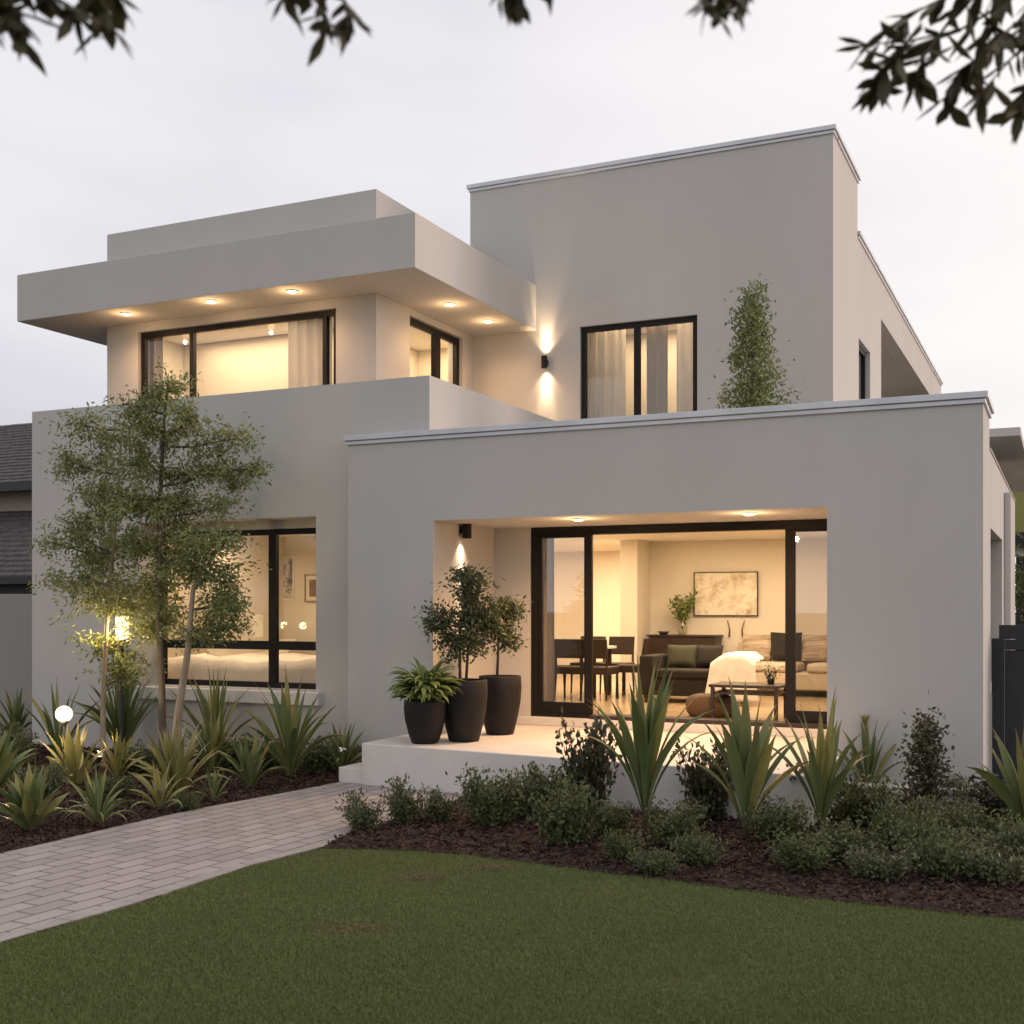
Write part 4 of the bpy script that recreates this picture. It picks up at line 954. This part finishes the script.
# ------------------------------------------------------------------ overhanging branches close to the camera
def overhang(label, d, stems, seed, L, W, n, mat='leaf_over', rad=.006):
    q0=world(stems[0][0][0],stems[0][0][1],d); t=thing('overhanging_branch',label,'tree branch',tuple(q0),'leafy branches hanging in from above'); rg=random.Random(seed); br=MB(); lf=MB(); k=0
    for st in stems:
        pts=[world(u,v,d+rg.uniform(-.12,.12))-q0 for u,v in st]; m_=len(pts); br.tube(pts,[rad*(1-.75*i/(m_-1)) for i in range(m_)],6)
        for j in range(n):
            s=(1-rg.random()**1.3*.95)*(m_-1); i=min(int(s),m_-2); p=pts[i].lerp(pts[i+1],s-i); tan=(pts[i+1]-pts[i]).normalized()
            dr=(tan*rg.uniform(.2,1)+Vector((rg.gauss(0,.6),rg.gauss(0,.6),rg.gauss(-.35,.5)))).normalized()
            az=math.atan2(dr.y,dr.x); ti=math.acos(max(-1,min(1,dr.z))); lf.strap(p,az,ti,min(3.1,ti+rg.uniform(0,.6)),L*1.3*rg.uniform(.5,1.2),W*1.25*rg.uniform(.6,1.15),5,.3,sharp=.9,roll=rg.uniform(-1.2,1.2))
    br.build('twigs','twig',t); lf.build('leaves',mat,t,smooth=True)
overhang('thick leafy branch filling the top right corner',3.2,[[(1060,-50),(1010,0),(960,30),(905,42),(862,44)],[(1060,-40),(1020,20),(985,50),(965,70)],[(1000,-30),(950,20),(925,55),(915,80)],[(1080,0),(1040,30),(1010,60),(975,100)],[(1000,-40),(960,-10),(920,10),(896,22)],[(960,30),(905,50),(885,70),(872,92)],[(1080,-20),(1020,30),(960,70),(948,105)],[(1100,20),(1050,50),(1025,90),(1018,110)],[(1060,-60),(1000,-20),(985,15),(1000,35)]],61,.085,.030,22)
overhang('leafy sprig hanging at the top left corner',2.6,[[(-60,-60),(-20,-20),(10,20),(16,40)],[(-40,-50),(20,-20),(60,0),(75,8)],[(20,-60),(70,-25),(100,0),(108,25)],[(-60,-30),(-30,0),(0,15),(20,10)],[(60,-50),(95,-20),(120,-5)]],62,.075,.028,22)
overhang('small leafy sprig at the top, left of the house top',2.6,[[(270,-60),(300,-25),(320,0),(328,28)],[(300,-50),(335,-15),(350,10),(345,22)],[(280,-50),(290,-20),(283,-3)]],63,.07,.028,16)
overhang('barely visible leaf tuft at the very top centre',2.6,[[(520,-60),(515,-30),(500,-2)],[(540,-60),(545,-30),(560,-8)],[(530,-50),(520,-15),(515,5)]],64,.06,.024,12)
overhang('short leafy tip hanging above the tower roof',2.6,[[(730,-60),(722,-25),(718,8),(720,18)],[(745,-50),(740,-20),(738,5)],[(700,-50),(710,-15),(706,4)]],65,.055,.026,14)
# ------------------------------------------------------------------ neighbours
def tiled_roof(x0,x1,y0,z0,slope_run,rise,name,parent,loc,n=18):
    m=MB()
    for i in range(n):
        a=i/n; b_=(i+1.25)/n
        ya,yb=y0+slope_run*a,y0+slope_run*b_; za,zb=z0+rise*a+.055,z0+rise*b_+.01
        nx=int((x1-x0)/.30)
        for k in range(nx):
            xa=x0+(x1-x0)*k/nx+(.15 if i%2 else 0); xb=xa+(x1-x0)/nx-.012; dz=random.uniform(-.006,.006)
            m.add([(xa,ya,za+dz),(xb,ya,za+dz),(xb,yb,zb+dz),(xa,yb,zb+dz),(xa,ya,za-.05),(xb,ya,za-.05),(xb,yb,zb-.05),(xa,yb,zb-.05)],[(0,1,2,3),(4,7,6,5),(0,4,5,1),(0,3,7,4),(1,5,6,2),(2,6,7,3)])
    o=m.build(name,'roof_tile',parent); return o
q=aty(16,560,19.0)
NH=thing('neighbour_house','neighbouring house with dark tiled roofs beyond the left boundary wall','house',(q.x,19,0))
zz=lambda v,Y: aty(10,v,Y).z
za,zb=zz(578,17),zz(512,19.2)
tiled_roof(-5,3.6,-2.0,za,2.2,zb-za,'lower_roof',NH,None,14)
MB().box(-5,3.6,-2.12,-2.0,za-.12,za+.02).build('gutter','gutter_dark',NH)
MB().box(-4.8,3.4,-1.7,3,0,za-.05).build('lower_wall','gutter_dark',NH)
MB().box(-4.8,3.4,.2,6,za,zz(480,19.2)).build('upper_wall','neighbour_wall',NH)
MB().box(-1.7,-.95,.15,.199,zz(512,19.2)+.1,zz(497,19.2)).build('window','glass_soft',NH)
z2=zz(484,18.6); MB().box(-5.2,3.9,-.5,-.38,z2-.16,z2+.02).build('gutter','gutter_dark',NH); MB().box(-5.2,3.9,-.38,.21,z2-.1,z2-.06).build('eaves','gutter_dark',NH)
tiled_roof(-5.2,3.9,-.4,z2,3.2,zz(424,21.6)-z2,'upper_roof',NH,None,20)
q=aty(32,594,12.9)
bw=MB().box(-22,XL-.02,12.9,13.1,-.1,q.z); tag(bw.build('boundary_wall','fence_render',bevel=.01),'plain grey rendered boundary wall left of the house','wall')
# right gate / fence
gt=thing('side_gate','dark steel panel side gate beside the right corner of the house','gate',(-.6,13.3,0))
zt=aty(1010,625,13.3).z
MB().box(-.09,.03,-.02,.10,0,zt-.14).build('gate_post','dark_steel',gt,bevel=.004)
MB().box(.035,1.6,.0,.04,0,zt-.26).build('gate_panel','dark_steel',gt,bevel=.004)
MB().box(.035,1.6,-.02,.06,zt-.255,zt-.15).build('rail','dark_steel',gt,bevel=.004); MB().box(-.02,1.6,.0,.05,zt-.145,zt-.0).build('rail','dark_steel',gt,bevel=.004)
q=aty(1030,560,30)
N2=thing('neighbour_house','sliver of olive walled outbuilding behind the side gate on the right','house',(q.x+2.6,30,0))
h1=aty(1020,490,30).z;h2=aty(1020,533,30).z;h3=aty(1020,548,30).z;h4=aty(1020,557,30).z
MB().box(-3.0,4,0,4,h2,h1).build('upper_wall','olive_wall',N2); MB().box(-3.1,4,-.3,0,h3,h2).build('gutter','gutter_dark',N2); MB().box(-3.0,4,-.05,0.0,h4,h3-.001).build('fascia','skirting',N2); MB().box(-2.9,4,0,4,0,h4).build('lower_wall','gutter_dark',N2)
q=aty(1024,600,24)
t=thing('background_tree','leafy tree behind the side gate on the right edge','tree',(q.x+.35,24,0)); MB().tube([(0,0,0),(.05,0,1.5),(0,0,3)],[.1,.08,.05]).build('trunk','bark',t)
crown(t,[(Vector((q.x+.4,24,2.3)),(1.0,.9,.8),2200),(Vector((q.x+.3,24,1.4)),(.9,.8,.7),1500)],[Vector((0,0,.5)),Vector((0,0,1.2))],'leaf_bg',.11,.05,'bark',71,10)
# ------------------------------------------------------------------ camera
cd=bpy.data.cameras.new('camera'); cam=bpy.data.objects.new('camera',cd); COL.objects.link(cam); SC.camera=cam
cam.location=(0,0,CH); cam.rotation_euler=(math.pi/2,0,TH); cd.sensor_width=36; cd.lens=36*F/1024; cd.shift_y=(HOR-512)/1024
cd.clip_start=.05; cd.clip_end=1500; cd.dof.use_dof=True; cd.dof.focus_distance=13; cd.dof.aperture_fstop=2.8
SC.view_settings.view_transform='Standard'; SC.view_settings.look='None'; SC.view_settings.exposure=0; SC.view_settings.gamma=1
SC.render.resolution_x=1024; SC.render.resolution_y=1024
SC.render.engine='CYCLES'; SC.cycles.max_bounces=8; SC.cycles.diffuse_bounces=4; SC.cycles.transparent_max_bounces=16
SC.cycles.sample_clamp_indirect=4
